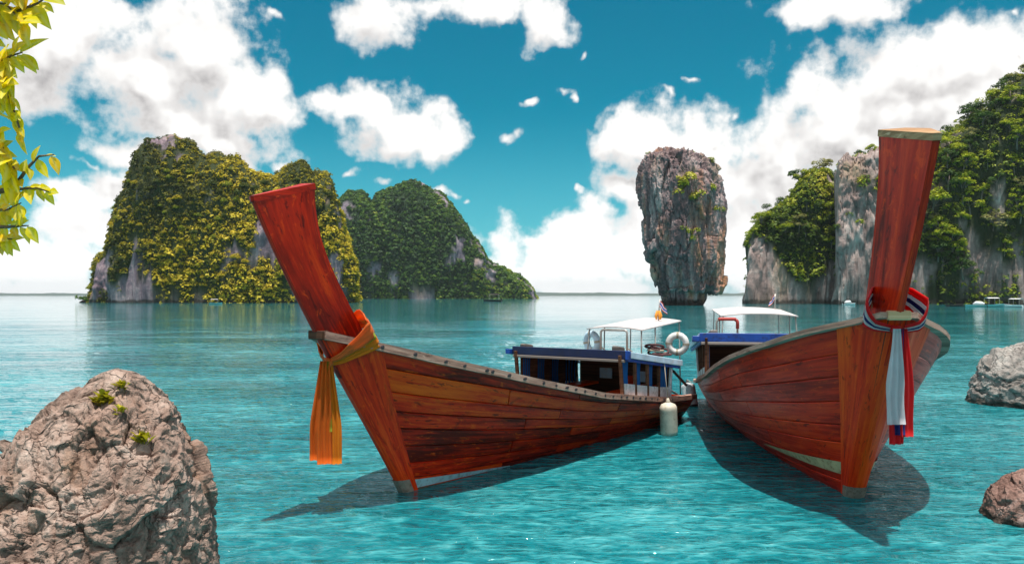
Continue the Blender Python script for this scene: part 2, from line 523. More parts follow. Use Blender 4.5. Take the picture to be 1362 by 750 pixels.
foliage('leaf_tree_pale', [(0.0, (0.10, 0.10, 0.04)), (0.5, (0.27, 0.26, 0.09)), (1.0, (0.46, 0.42, 0.16))])
foliage('leaf_shrub_gold', [(0.0, (0.20, 0.17, 0.010)), (0.5, (0.46, 0.36, 0.014)), (1.0, (0.66, 0.50, 0.04))])
foliage('leaf_shrub_lime', [(0.0, (0.09, 0.13, 0.010)), (0.5, (0.24, 0.27, 0.014)), (1.0, (0.44, 0.42, 0.03))])
foliage('leaf_shrub_dark', [(0.0, (0.03, 0.05, 0.012)), (0.5, (0.08, 0.11, 0.016)), (1.0, (0.20, 0.20, 0.03))])
foliage('leaf_weed', [(0.0, (0.20, 0.22, 0.02)), (1.0, (0.60, 0.50, 0.03))])

def branch_leaf(name, stops):
    m, t, b = material(name)
    oi = t.new('ShaderNodeObjectInfo')
    uv = t.new('ShaderNodeUVMap')
    su = t.new('ShaderNodeSeparateXYZ'); t.put(su.inputs[0], uv.outputs[0])
    c = t.ramp(oi.outputs['Random'], stops)
    vein = t.math('ABSOLUTE', su.outputs[1])
    c = t.mix(t.mapr(vein, 0.0, 0.10, 0.35, 0.0), c, (0.9, 0.85, 0.4))
    n = t.noise(uv.outputs[0], 3.0, 5).outputs['Fac']
    c = t.mix(t.mapr(n, 0.62, 0.75, 0, 0.5), c, (0.40, 0.20, 0.02))
    t.put(b.inputs['Base Color'], c); b.inputs['Roughness'].default_value = 0.45
    tr = t.new('ShaderNodeBsdfTranslucent'); t.put(tr.inputs[0], c)
    mx = t.new('ShaderNodeMixShader'); mx.inputs[0].default_value = 0.5
    t.l.new(b.outputs[0], mx.inputs[1]); t.l.new(tr.outputs[0], mx.inputs[2])
    t.l.new(mx.outputs[0], t.n['Material Output'].inputs[0])
branch_leaf('leaf_yellow', [(0.0, (0.70, 0.58, 0.01)), (0.2, (0.95, 0.72, 0.005)), (0.8, (1.0, 0.78, 0.01)), (1.0, (0.98, 0.52, 0.005))])

def rock(name, cols, scale, streak, bumpd, stain=None, soil=None, fine=8.0, cracks=None, tide=None):
    """cols: dark, mid, light; streak = vertical stretch"""
    m, t, b = material(name)
    tcn = t.new('ShaderNodeTexCoord')
    P = tcn.outputs['Object']
    v = t.vmath('MULTIPLY', P, (scale, scale, scale * streak))
    n1 = t.noise(v, 1.0, 9, 0.62, dist=0.6).outputs['Fac']
    n2 = t.noise(t.vmath('MULTIPLY', P, (scale * 3.1, scale * 3.1, scale * 3.1 * streak)), 1.0, 8, 0.66).outputs['Fac']
    n3 = t.noise(P, scale * fine, 6, 0.7).outputs['Fac']
    f = t.math('ADD', t.math('MULTIPLY', n1, 0.5), t.math('ADD', t.math('MULTIPLY', n2, 0.3), t.math('MULTIPLY', n3, 0.2)))
    c = t.ramp(f, [(0.36, cols[0]), (0.50, cols[1]), (0.64, cols[2])])
    if stain:
        ns = t.noise(t.vmath('MULTIPLY', P, (scale * 0.8, scale * 0.8, scale * 0.5 * max(streak, 0.4))), 1.0, 5, 0.55).outputs['Fac']
        if isinstance(stain[0], (int, float)): stain = [stain]
        for i, s in enumerate(stain):
            ms = t.mapr(ns, 0.53, 0.66, 0, 0.75, True) if i == 0 else t.mapr(ns, 0.44, 0.34, 0, 0.6, True)
            c = t.mix(t.math('MULTIPLY', ms, t.mapr(n2, 0.35, 0.6, 0.2, 1.0)), c, s)
    if soil:
        at_ = t.new('ShaderNodeAttribute'); at_.attribute_name = 'veg'
        c = t.mix(at_.outputs['Fac'], c, soil)
    ck = None
    if cracks:
        wv = t.noise(P, cracks * 0.9, 4, 0.6).outputs['Color']
        pv = t.vmath('MULTIPLY_ADD', wv, (0.9 / cracks, 0.9 / cracks, 0.9 / cracks), t.vmath('MULTIPLY', P, (1.0, 1.0, 0.75)))
        v1 = t.voronoi(pv, cracks, 'DISTANCE_TO_EDGE'); v2 = t.voronoi(pv, cracks * 3.3, 'DISTANCE_TO_EDGE')
        k1 = t.mapr(v1, 0.0, 0.035, 1.0, 0.0); k2 = t.math('MULTIPLY', t.mapr(v2, 0.0, 0.05, 0.6, 0.0), t.mapr(n1, 0.42, 0.55, 0.0, 1.0))
        ck = t.math('MAXIMUM', t.math('MULTIPLY', k1, t.mapr(n2, 0.40, 0.55, 0.1, 1.0)), k2)
        c = t.mix(t.math('MULTIPLY', ck, 0.5), c, tuple(x * 0.45 for x in cols[0]))
    if tide:   # dark algae-stained band up to the high-water mark
        gp = t.new('ShaderNodeNewGeometry'); sz_ = t.new('ShaderNodeSeparateXYZ'); t.put(sz_.inputs[0], gp.outputs['Position'])
        lvl = t.math('ADD', sz_.outputs[2], t.math('MULTIPLY', t.math('SUBTRACT', n2, 0.5), tide * 2.2))
        c = t.mix(t.mapr(lvl, tide * 0.55, tide * 1.25, 0.85, 0.0, True), c, (0.030, 0.026, 0.020))
    t.put(b.inputs['Base Color'], c)
    b.inputs['Roughness'].default_value = 0.85
    b.inputs['Specular IOR Level'].default_value = 0.25
    h = t.math('ADD', t.math('MULTIPLY', n2, 0.6), t.math('MULTIPLY', n3, 0.4))
    if ck is not None: h = t.math('SUBTRACT', h, t.math('MULTIPLY', ck, 0.35))
    t.put(b.inputs['Normal'], t.bump(h, 1.0, bumpd))
    return m
rock('rock_pillar', [(0.030, 0.019, 0.021), (0.21, 0.145, 0.15), (0.58, 0.46, 0.44)], 0.19, 0.16, 0.9, [(0.50, 0.20, 0.07), (0.58, 0.42, 0.28)], fine=6, tide=1.6)
rock('rock_island', [(0.045, 0.032, 0.045), (0.20, 0.145, 0.175), (0.46, 0.36, 0.36)], 0.12, 0.35, 0.9, [(0.34, 0.22, 0.12)], soil=(0.035, 0.045, 0.012), fine=6, tide=1.2)
rock('rock_far', [(0.07, 0.055, 0.08), (0.24, 0.19, 0.23), (0.55, 0.43, 0.40)], 0.05, 0.5, 2.0, [(0.40, 0.28, 0.22)], soil=(0.02, 0.042, 0.014), fine=6)
rock('rock_cliff', [(0.055, 0.040, 0.038), (0.29, 0.215, 0.20), (0.62, 0.51, 0.47)], 0.13, 0.30, 0.9, [(0.40, 0.28, 0.18)], soil=(0.022, 0.034, 0.010), fine=6, tide=1.4)
rock('rock_boulder', [(0.10, 0.062, 0.050), (0.40, 0.275, 0.225), (0.66, 0.52, 0.45)], 1.7, 0.9, 0.10, [(0.30, 0.15, 0.08)], fine=9, cracks=1.7)
rock('rock_pale', [(0.08, 0.068, 0.062), (0.31, 0.28, 0.26), (0.58, 0.54, 0.50)], 1.2, 0.9, 0.12, fine=9, cracks=1.4, tide=0.16)
rock('rock_rosy', [(0.08, 0.042, 0.033), (0.30, 0.18, 0.15), (0.55, 0.40, 0.36)], 2.6, 0.9, 0.05, fine=9, cracks=4.0, tide=0.09)

def water_material():
    m, t, b = material('sea_water')
    geo = t.new('ShaderNodeNewGeometry')
    P = geo.outputs['Position']
    # turbid shallow lagoon: the milky teal body colour, slightly patchy with depth and silt
    r1 = t.noise(t.vmath('MULTIPLY', P, (1.5, 3.4, 1.0)), 1.0, 3, 0.5, dist=0.9).outputs['Fac']
    r2 = t.noise(t.vmath('MULTIPLY', P, (5.2, 10.5, 1.0)), 1.0, 3, 0.5, dist=0.7).outputs['Fac']
    r3 = t.noise(t.vmath('MULTIPLY', P, (0.16, 0.42, 1.0)), 1.0, 4, 0.6).outputs['Fac']
    n = t.noise(t.vmath('MULTIPLY', P, (0.11, 0.16, 1.0)), 1.0, 5, 0.6).outputs['Fac']
    # light through thin crests painted into the colour: crests paler, troughs darker
    n2 = t.math('ADD', t.math('MULTIPLY', r1, 0.5), t.math('MULTIPLY', r2, 0.5))
    c = t.ramp(t.math('ADD', t.math('MULTIPLY', n, 0.42), t.math('MULTIPLY', n2, 0.58)),
               [(0.37, (0.001, 0.075, 0.098)), (0.49, (0.005, 0.165, 0.195)), (0.58, (0.05, 0.30, 0.33)), (0.68, (0.20, 0.50, 0.52))])
    t.put(b.inputs['Base Color'], c)
    b.inputs['Roughness'].default_value = 0.04
    b.inputs['IOR'].default_value = 1.33
    b.inputs['Specular IOR Level'].default_value = 0.5
    # ripples
    hf_ = t.math('ADD', t.math('MULTIPLY', r1, 0.115), t.math('MULTIPLY', r2, 0.030))
    r4 = t.noise(t.vmath('MULTIPLY', P, (0.42, 1.25, 1.0)), 1.0, 4, 0.6, dist=0.6).outputs['Fac']
    hl_ = t.math('ADD', t.math('MULTIPLY', r4, 0.16), t.math('MULTIPLY', r3, 0.22))
    # the open bay farther out lies calmer than the water round the boats
    sy_ = t.new('ShaderNodeSeparateXYZ'); t.put(sy_.inputs[0], P)
    gust = t.mapr(t.noise(t.vmath('MULTIPLY', P, (0.045, 0.10, 1.0)), 1.0, 3, 0.55).outputs['Fac'], 0.38, 0.62, 0.55, 1.25, True)
    calm = t.math('MULTIPLY', gust, t.mapr(sy_.outputs[1], 12.0, 55.0, 1.0, 0.055, True))
    calm2 = t.math('MULTIPLY', gust, t.mapr(sy_.outputs[1], 18.0, 100.0, 1.0, 0.15, True))
    t.put(b.inputs['Normal'], t.bump(t.math('ADD', t.math('MULTIPLY', hf_, calm), t.math('MULTIPLY', hl_, calm2)), 1.0, 1.0))
water_material()

# ------------------------------------------------------------------ water: one sheet out to the horizon, real ripples near by
def build_water():
    r = [0.8]
    while r[-1] < 80: r.append(r[-1] * 1.012)
    while r[-1] < 7000: r.append(r[-1] * 1.10)
    r = np.array(r)
    an = np.concatenate([np.linspace(-50, 50, 520, endpoint=False), np.linspace(50, 310, 90, endpoint=False)]) * math.pi / 180
    R, A = np.meshgrid(r, an, indexing='ij')
    X, Y = R * np.sin(A), R * np.cos(A)
    P = np.stack([X, Y, np.zeros_like(X)], -1)
    near = (R < 80)
    z = np.zeros_like(X)
    Pn = P[near]
    wx = Pn + np.stack([fbm(Pn * 0.35, 2), fbm(Pn * 0.35 + 50, 2), 0 * Pn[:, 0]], -1) * 0.7
    zz = 0.030 * fbm(wx * np.array([0.75, 1.5, 1.0]), 3) + 0.014 * fbm(wx * np.array([2.4, 4.6, 1.0]) + 9, 3, ridge=True)
    fade = np.clip((80 - R[near]) / 40, 0, 1)
    z[near] = zz * fade
    P[..., 2] = z
    nr, nc = R.shape
    V = P.reshape(-1, 3)
    F = grid_faces(nr, nc, True)[:, ::-1]
    V = np.concatenate([V, [[0, 0, 0]]])
    ci = len(V) - 1
    me = bpy.data.meshes.new('sea')
    inner = np.array([[ci, (k + 1) % nc, k] for k in range(nc)])
    nq, ntri = len(F), len(inner)
    me.vertices.add(len(V)); me.vertices.foreach_set('co', V.astype(np.float32).ravel())
    me.loops.add(nq * 4 + ntri * 3)
    me.loops.foreach_set('vertex_index', np.concatenate([F.ravel(), inner.ravel()]).astype(np.int32))
    me.polygons.add(nq + ntri)
    me.polygons.foreach_set('loop_start', np.concatenate([np.arange(nq) * 4, nq * 4 + np.arange(ntri) * 3]).astype(np.int32))
    me.polygons.foreach_set('loop_total', np.concatenate([np.full(nq, 4), np.full(ntri, 3)]).astype(np.int32))
    me.update(calc_edges=True)
    me.polygons.foreach_set('use_smooth', np.ones(nq + ntri, bool))
    me.materials.append(MATS['sea_water'])
    o = add('sea', me)
    tag(o, 'rippled turquoise sea surface reaching out to the horizon', kind='structure')
build_water()

# ------------------------------------------------------------------ karst islands
def grid_normals(P, wrap_c=False):
    du = np.gradient(P, axis=1); dv = np.gradient(P, axis=0)
    if wrap_c:
        du = (np.roll(P, -1, 1) - np.roll(P, 1, 1)) / 2
    n = np.cross(du, dv)
    n /= (np.linalg.norm(n, axis=2, keepdims=True) + 1e-9)
    return n

def ridge_island(outline, yc, depth, nu, nv, expo=0.62, amp=1.0, nscale=0.05, seed=0.0, base=-2.0, jag=1.0):
    """a loaf-shaped karst mass whose skyline follows the outline (photograph pixels, at depth yc)"""
    px = np.array([q[0] for q in outline], float); py = np.array([q[1] for q in outline], float)
    u = np.linspace(px[0], px[-1], nu)
    # more columns at the steep ends
    H = CAM_H + (HY - np.interp(u, px, py)) / FPX * yc - base
    H = H + jag * (fbm(np.stack([u * 0.045, u * 0, u * 0], -1) + seed, 3) * 3.0 + np.abs(fbm(np.stack([u * 0.16, u * 0, u * 0], -1) + seed, 2)) * 1.6) * smooth(H, 6, 16)
    X = (u - HX) / FPX * yc
    Hm = H.max()
    D = depth * (0.25 + 0.75 * np.sqrt(np.clip(H / Hm, 0, 1)))
    th = np.linspace(0, math.pi, nv)
    c, s = np.cos(th), np.sin(th)
    cy = -np.sign(c) * np.abs(c) ** expo
    sz = np.abs(s) ** expo
    P = np.zeros((nv, nu, 3))
    P[..., 0] = X[None, :]
    P[..., 1] = yc + cy[:, None] * D[None, :]
    P[..., 2] = base + sz[:, None] * H[None, :]
    P[..., 0] = (u[None, :] - HX) / FPX * P[..., 1]
    n = grid_normals(P)
    if n[nv // 4, nu // 2, 1] > 0: n = -n
    q = P * nscale + seed
    q[..., 2] *= 0.45
    big = fbm(q, 4)
    rid = fbm(q * 2.7 + 5, 4, ridge=True)
    small = fbm(P * nscale * 9 + seed, 3)
    fv, fe = facets(q * 3.0 + 0.5 * rid[..., None], 3)
    gul = fbm(np.stack([P[..., 0] * nscale * 1.9, P[..., 1] * nscale, P[..., 2] * nscale * 0.35], -1) + seed + 70, 3, ridge=True)
    d = amp * (3.4 * big + 2.4 * (gul - 0.2) + 1.5 * (rid - 0.2) + 0.4 * small + 0.9 * fv - 0.7 * np.clip(1 - fe / 0.10, 0, 1))
    d = d - np.percentile(d, 60)
    lim = np.clip(sz, 0, 1)[:, None] * 0.3 + 0.7
    top = np.clip(sz, 0, 1)[:, None] ** 6
    P = P + n * (d * lim * (1 - 0.55 * top))[..., None]
    return P, big

def build_terrain(name, P, mat, veg, label):
    nv, nu, _ = P.shape
    me = mesh_from(name, P.reshape(-1, 3), grid_faces(nv, nu), mat, True, attrs={'veg': veg.reshape(-1)})
    o = add(name, me)
    tag(o, label, kind='structure')
    return o

# leaf clumps: many small leaf faces on a rough dome
def clump_template(nleaf, seed, size=0.34, low=-0.35):
    r = np.random.default_rng(seed)
    d = r.normal(size=(nleaf * 3, 3)); d /= np.linalg.norm(d, axis=1)[:, None]
    d = d[d[:, 2] > low][:nleaf]
    lump = 0.82 + 0.3 * pnoise(d * 1.7 + seed)[:, None]
    c = d * lump * r.uniform(0.72, 1.05, (len(d), 1))
    nn = d + r.normal(size=d.shape) * 0.45 + np.array([0, 0, 0.6])
    nn /= np.linalg.norm(nn, axis=1)[:, None]
    a = np.cross(nn, r.normal(size=d.shape)); a /= np.linalg.norm(a, axis=1)[:, None]
    b = np.cross(nn, a)
    s = size * r.uniform(0.6, 1.25, (len(d), 1))
    V = np.stack([c - a * s, c - b * s * 0.62, c + a * s, c + b * s * 0.62], 1)
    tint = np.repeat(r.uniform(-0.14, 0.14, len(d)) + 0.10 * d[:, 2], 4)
    return V.reshape(-1, 3), tint
def scatter_clumps(name, pts, nrm, sizes, tints, templates, mat, squash=0.85, seed=1):
    r = np.random.default_rng(seed)
    VV, TT = [], []
    pick = r.integers(0, len(templates), len(pts))
    for ti, (tv, tt) in enumerate(templates):
        sel = np.where(pick == ti)[0]
        if not len(sel): continue
        a = r.uniform(0, 6.283, len(sel)); ca, sa = np.cos(a), np.sin(a)
        x = tv[None, :, 0] * ca[:, None] - tv[None, :, 1] * sa[:, None]
        y = tv[None, :, 0] * sa[:, None] + tv[None, :, 1] * ca[:, None]
        z = np.broadcast_to(tv[None, :, 2] * squash, x.shape)
        v = np.stack([x, y, z], -1) * sizes[sel][:, None, None] + pts[sel][:, None, :]
        VV.append(v.reshape(-1, 3)); TT.append((tt[None, :] + tints[sel][:, None]).reshape(-1))
    V = np.concatenate(VV); T = np.clip(np.concatenate(TT), 0, 1)
    F = np.arange(len(V)).reshape(-1, 4)
    return mesh_from(name, V, F, mat, False, attrs={'tint': T})

def surface_samples(P, n, weight, seed):
    r = np.random.default_rng(seed)
    A = np.linalg.norm(np.cross(P[:-1, 1:] - P[:-1, :-1], P[1:, :-1] - P[:-1, :-1]), axis=2)
    w = (A * weight[:-1, :-1]).ravel(); w = w / w.sum()
    idx = r.choice(len(w), n, p=w)
    nv, nu = A.shape
    i, j = idx // nu, idx % nu
    fu, fv = r.uniform(0, 1, (n, 1)), r.uniform(0, 1, (n, 1))
    pts = P[i, j] * (1 - fu) * (1 - fv) + P[i, j + 1] * fu * (1 - fv) + P[i + 1, j] * (1 - fu) * fv + P[i + 1, j + 1] * fu * fv
    return pts, i, j

TPL = [clump_template(38, 100 + k, 0.27) for k in range(7)]
TPL_FINE = [clump_template(22, 140 + k, 0.42) for k in range(6)]
TPL_TREE = [clump_template(110, 180 + k, 0.20) for k in range(5)]

def front_weight(P):
    nv = P.shape[0]
    w = np.ones(P.shape[:2]); w[int(nv * 0.62):] = 0.15
    return w

# --- golden green island on the left
L_OUT = [(119, 404), (122, 385), (127, 352), (142, 334), (150, 300), (157, 270), (170, 240), (180, 208), (192, 195), (205, 191), (225, 190), (243, 192), (256, 199), (266, 210), (276, 212), (290, 209), (303, 214), (316, 217), (330, 226), (345, 236), (360, 239), (376, 235), (382, 224), (390, 218), (402, 217), (411, 224), (415, 236), (428, 236), (437, 240), (445, 258), (453, 288), (463, 328), (470, 362), (474, 404)]
P, big = ridge_island(L_OUT, 292, 26, 300, 110, 0.58, 1.05, 0.045, 3.1)
hz = P[..., 2]
mask_n = fbm(P * np.array([0.055, 0.055, 0.035]) + 40, 4)
mask_s = fbm(P * np.array([0.16, 0.16, 0.10]) + 90, 3)
vegL = smooth(mask_n + 0.45 * mask_s + 0.05 - 0.02 * smooth(hz, 22, 40) + 0.20 * smooth(hz, 3, 14) - 0.18 * smooth(-P[..., 0], 128, 150) * smooth(-hz, -20, -6), -0.12, 0.06)
build_terrain('island', P, 'rock_island', vegL, 'steep limestone island thickly grown with golden green shrubs')
pts, i, j = surface_samples(P, 11500, vegL ** 2 * front_weight(P) + 0.015, 11)
tl = fbm(pts * 0.06 + 3, 3) * 0.75 + 0.62 - 0.16 * smooth(-pts[:, 0], 95, 140) + 0.18 * np.sin(pts[:, 0] * 0.05 + 6.0) + RNG.normal(size=len(pts)) * 0.16 - 0.42 * smooth(pts[:, 2], 20, 40)  # upper leaves tinted darker: deeper green plus shadow painted into the colour
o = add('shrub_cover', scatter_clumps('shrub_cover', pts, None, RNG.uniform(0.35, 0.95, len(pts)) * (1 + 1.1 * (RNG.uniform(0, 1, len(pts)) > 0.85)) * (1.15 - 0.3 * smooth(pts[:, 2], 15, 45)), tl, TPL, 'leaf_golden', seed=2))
tag(o, 'dense golden green shrubs and creepers covering the left island', 'shrubs', kind='stuff')
VEG_L = (P, vegL)

# --- darker hills behind it
F_OUT = [(440, 398), (446, 300), (455, 272), (464, 262), (476, 260), (486, 264), (494, 276), (502, 264), (515, 255), (530, 248), (550, 244), (568, 247), (588, 264), (608, 288), (630, 317), (648, 341), (662, 353), (682, 361), (698, 371), (710, 384), (717, 398)]
P, big = ridge_island(F_OUT, 640, 55, 230, 90, 0.60, 2.3, 0.022, 9.4, jag=2.0)
mask_n = fbm(P * np.array([0.028, 0.028, 0.030]) + 80, 4)
mask_s = fbm(P * np.array([0.08, 0.08, 0.05]) + 90, 3)
vegF = smooth(mask_n + 0.4 * mask_s + 0.13, -0.12, 0.06)
build_terrain('hill', P, 'rock_far', vegF, 'dark green hump shaped limestone hill behind the golden island')
pts, i, j = surface_samples(P, 9000, vegF ** 2 * front_weight(P) + 0.01, 12)
tf = fbm(pts * 0.03 + 7, 3) * 0.7 + 0.42 + RNG.normal(size=len(pts)) * 0.15 + 0.12 * smooth(pts[:, 0], -60, 20)
o = add('forest_cover', scatter_clumps('forest_cover', pts, None, RNG.uniform(1.0, 2.5, len(pts)), tf, TPL_FINE, 'leaf_deep', seed=3))
tag(o, 'dark green forest covering the far hump shaped hill', 'forest', kind='stuff')

# --- cliffs on the right
A_OUT = [(988, 406), (993, 376), (990, 335), (995, 312), (1010, 290), (1030, 272), (1050, 258), (1062, 241), (1078, 224), (1096, 222), (1106, 234), (1122, 230), (1136, 250), (1146, 300), (1150, 406)]
B_OUT = [(1108, 407), (1112, 340), (1111, 260), (1115, 220), (1126, 210), (1148, 207), (1165, 202), (1180, 205), (1192, 230), (1198, 300), (1200, 407)]
C_OUT = [(1160, 407), (1164, 300), (1170, 262), (1180, 240), (1200, 224), (1225, 212), (1245, 196), (1262, 176), (1280, 162), (1300, 150), (1312, 140), (1326, 120), (1345, 104), (1365, 96), (1430, 74), (1520, 86), (1610, 150), (1700, 270), (1740, 407)]
C_OUT = [(x, y + 16 * min(1, (407 - y) / 100)) for x, y in C_OUT]; A_OUT = [(x + 3 * (x < 1000), y + 10 * min(1, (407 - y) / 100)) for x, y in A_OUT]
CLIFFS = []
for out, yc, dep, nu, nv, seed, bias, lab in (
        (A_OUT, 252, 16, 150, 110, 21.0, 0.02, 'rounded limestone headland with bare grey foot and bushy top'),
        (B_OUT, 233, 10, 160, 160, 33.0, -0.02, 'narrow bare grey limestone tower standing before the forested cliff'),
        (C_OUT, 246, 20, 280, 130, 47.0, 0.10, 'tall cliff face overgrown with bright green trees')):
    P, big = ridge_island(out, yc, dep, nu, nv, 0.50, 1.0, 0.06 if out is not B_OUT else 0.10, seed)
    mask_n = fbm(P * np.array([0.06, 0.06, 0.035]) + seed * 2, 4)
    hh = P[..., 2]
    lowrock = smooth(-hh, -22, -8) if out is A_OUT else (smooth(-hh, -36, -14) * 0.5 if out is B_OUT else smooth(-hh, -15, -5) * 0.75)
    veg = smooth(mask_n + bias + 0.16 - 0.34 * lowrock, -0.10, 0.08)
    build_terrain('cliff', P, 'rock_cliff', veg, lab)
    CLIFFS.append((P, veg))
    n = {0: 1500, 1: 700, 2: 4200}[len(CLIFFS) - 1]
    pts, i, j = surface_samples(P, n, veg ** 2 * front_weight(P) + 0.006, int(seed))
    tt = fbm(pts * 0.07 + seed, 3) * 0.8 + 0.40 + RNG.normal(size=len(pts)) * 0.17
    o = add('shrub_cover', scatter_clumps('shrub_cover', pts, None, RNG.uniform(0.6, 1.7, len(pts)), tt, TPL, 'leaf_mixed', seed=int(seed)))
    tag(o, ['green bushes covering the rounded headland', 'sparse green bushes clinging to the bare limestone tower', 'green bushes and creepers filling the overgrown cliff face'][len(CLIFFS) - 1], 'shrubs', kind='stuff')

# --- single trees on the right cliffs
LOOKS = ('leaf_tree_dark', 'leaf_tree_bright', 'leaf_tree_pale')
def tree_parts(seed):
    r = random.Random(seed); rn = np.random.default_rng(seed)
    mb = MB()
    lean = Vector((r.uniform(-0.12, 0.12), r.uniform(-0.12, 0.12), 0))
    trunk = [Vector((0, 0, -0.25)), lean * 0.3 + Vector((0, 0, 0.15)), lean + Vector((0, 0, 0.4)), lean * 1.3 + Vector((0, 0, 0.65))]
    mb.tube(trunk, [0.04, 0.032, 0.022, 0.010], 6)
    cs, ss = [], []
    k = r.randint(7, 11)
    for q in range(k):
        an = 6.283 * q / k * 1.6 + r.uniform(-0.4, 0.4); zt = r.uniform(0.18, 0.78); rad = r.uniform(0.6, 1.0) * 0.42 * math.sqrt(max(0.15, 1 - ((zt - 0.4) / 0.55) ** 2))
        tip = lean + Vector((math.cos(an) * rad, math.sin(an) * rad, zt))
        mb.tube([trunk[1].lerp(trunk[2], r.uniform(0.0, 0.9)), (trunk[2] + tip) * 0.5, tip], [0.015, 0.010, 0.004], 5)
        cs.append(tip); ss.append(r.uniform(0.15, 0.26))
    cs.append(trunk[3] + Vector((0, 0, 0.1))); ss.append(0.23)
    tm = mb.mesh('trunk', 'bark_far', True)
    tints = rn.uniform(0.30, 0.66, len(cs))
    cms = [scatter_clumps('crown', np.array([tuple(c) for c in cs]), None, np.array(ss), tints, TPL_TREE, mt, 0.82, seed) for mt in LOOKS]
    return tm, cms
TREES = [tree_parts(500 + k) for k in range(6)]
def place_tree(loc, size, label, group, proto, look, name='tree'):
    o = empty(name, loc, random.uniform(0, 6.28))
    o.scale = (size * random.uniform(0.9, 1.25), size * random.uniform(0.9, 1.25), size * random.uniform(0.8, 1.05))
    tag(o, label, 'tree', group)
    add('trunk', TREES[proto][0], o); add('crown', TREES[proto][1][look], o)
    return o
LOOKWORD = ('dark green', 'bright yellow green', 'pale olive')
for ci, (num, smin, smax, lab, grpname) in enumerate((
        (36, 3.2, 6.0, '%s tree growing on the rounded limestone headland', '%s trees on the rounded headland'),
        (16, 2.4, 4.2, '%s tree clinging to the bare limestone tower', '%s trees on the limestone tower'),
        (140, 4.0, 8.0, '%s tree rooted in the tall overgrown cliff face', '%s trees on the overgrown cliff'))):
    P, veg = CLIFFS[ci]
    w = veg ** 2 * front_weight(P)
    px_of = HX + P[..., 0] / P[..., 1] * FPX
    w = w * (px_of < 1385) * (P[..., 2] > 2.0)
    pts, i, j = surface_samples(P, num * 4, w, 900 + ci)
    kept = []
    for q in pts:
        if all((Vector(q) - Vector(z)).length > smin * 0.75 for z in kept): kept.append(q)
        if len(kept) >= num: break
    for q in kept:
        lk = random.choices((0, 1, 2), (0.26, 0.56, 0.18))[0]
        place_tree((q[0], q[1], q[2] - 0.6), random.uniform(smin, smax), lab % LOOKWORD[lk], grpname % LOOKWORD[lk], random.randrange(6), lk)
# the open-crowned tree on the skyline of the cliff
sky_tree = place_tree(at(1334, 120, 246) - Vector((0, 4, 1.5)), 7.0, 'tall tree standing up from the skyline of the overgrown cliff', None, 3, 0)

# --- single shrubs of the golden island, the ones that show largest
SHRUB_LOOK = (('leaf_shrub_gold', 'golden'), ('leaf_shrub_lime', 'lime green'), ('leaf_shrub_dark', 'dark olive'))
SHRUB = [[scatter_clumps('shrub', np.array([[0, 0, 0.35], [0.5, 0.1, 0.2], [-0.4, 0.3, 0.25], [0.0, -0.45, 0.15]]), None, np.array([0.75, 0.5, 0.55, 0.5]), np.array([0.5, 0.42, 0.45, 0.55]), TPL_TREE, mt, 0.85, 600 + k) for k in range(4)] for mt, _ in SHRUB_LOOK]
P, veg = VEG_L
w = veg ** 2 * front_weight(P) * (P[..., 2] < 46) * (P[..., 2] > 1.0)
pts, i, j = surface_samples(P, 900, w, 77)
kept = []
for q in pts:
    if all((q[0] - z[0]) ** 2 + (q[2] - z[2]) ** 2 > 5.0 for z in kept): kept.append(q)
    if len(kept) >= 210: break
for q in kept:
    s = random.uniform(1.0, 2.3)
    gold = 0.75 if q[2] < 26 and -125 < q[0] < -55 else 0.3
    lk = random.choices((0, 1, 2), (gold, 0.3, 0.75 - 0.7 * gold))[0]
    o = add('shrub', SHRUB[lk][random.randrange(4)], None, (q[0], q[1] - 0.3, q[2] - 0.2), (0, 0, random.uniform(0, 6.28)), (s, s, s * random.uniform(0.8, 1.1)))
    tag(o, 'rounded %s shrub on the slope of the golden island' % SHRUB_LOOK[lk][1], 'shrub', '%s shrubs on the golden island' % SHRUB_LOOK[lk][1])
# low green bushes at the water's edge left of the island
low_pts = np.array([tuple(at(x, 399 + random.uniform(-3, 2), 288)) for x in np.linspace(104, 124, 14)])
o = add('bush', scatter_clumps('bush', low_pts, None, RNG.uniform(0.8, 1.5, 14), np.full(14, 0.5), TPL, 'leaf_deep', seed=5))
tag(o, 'low dark green bush on the waterline beside the golden island', 'bush')
islet = MB()
islet.tube([at(101, 403, 290) + Vector((0, 0, -0.6)), at(112, 402, 290) + Vector((0, 0, -0.2)), at(124, 402, 290) + Vector((0, 0, -0.3))], [0.3, 1.3, 1.5], 10)
tag(islet.build('rock', 'rock_island', None, True), 'low dark rock under the bush beside the golden island', 'rock')

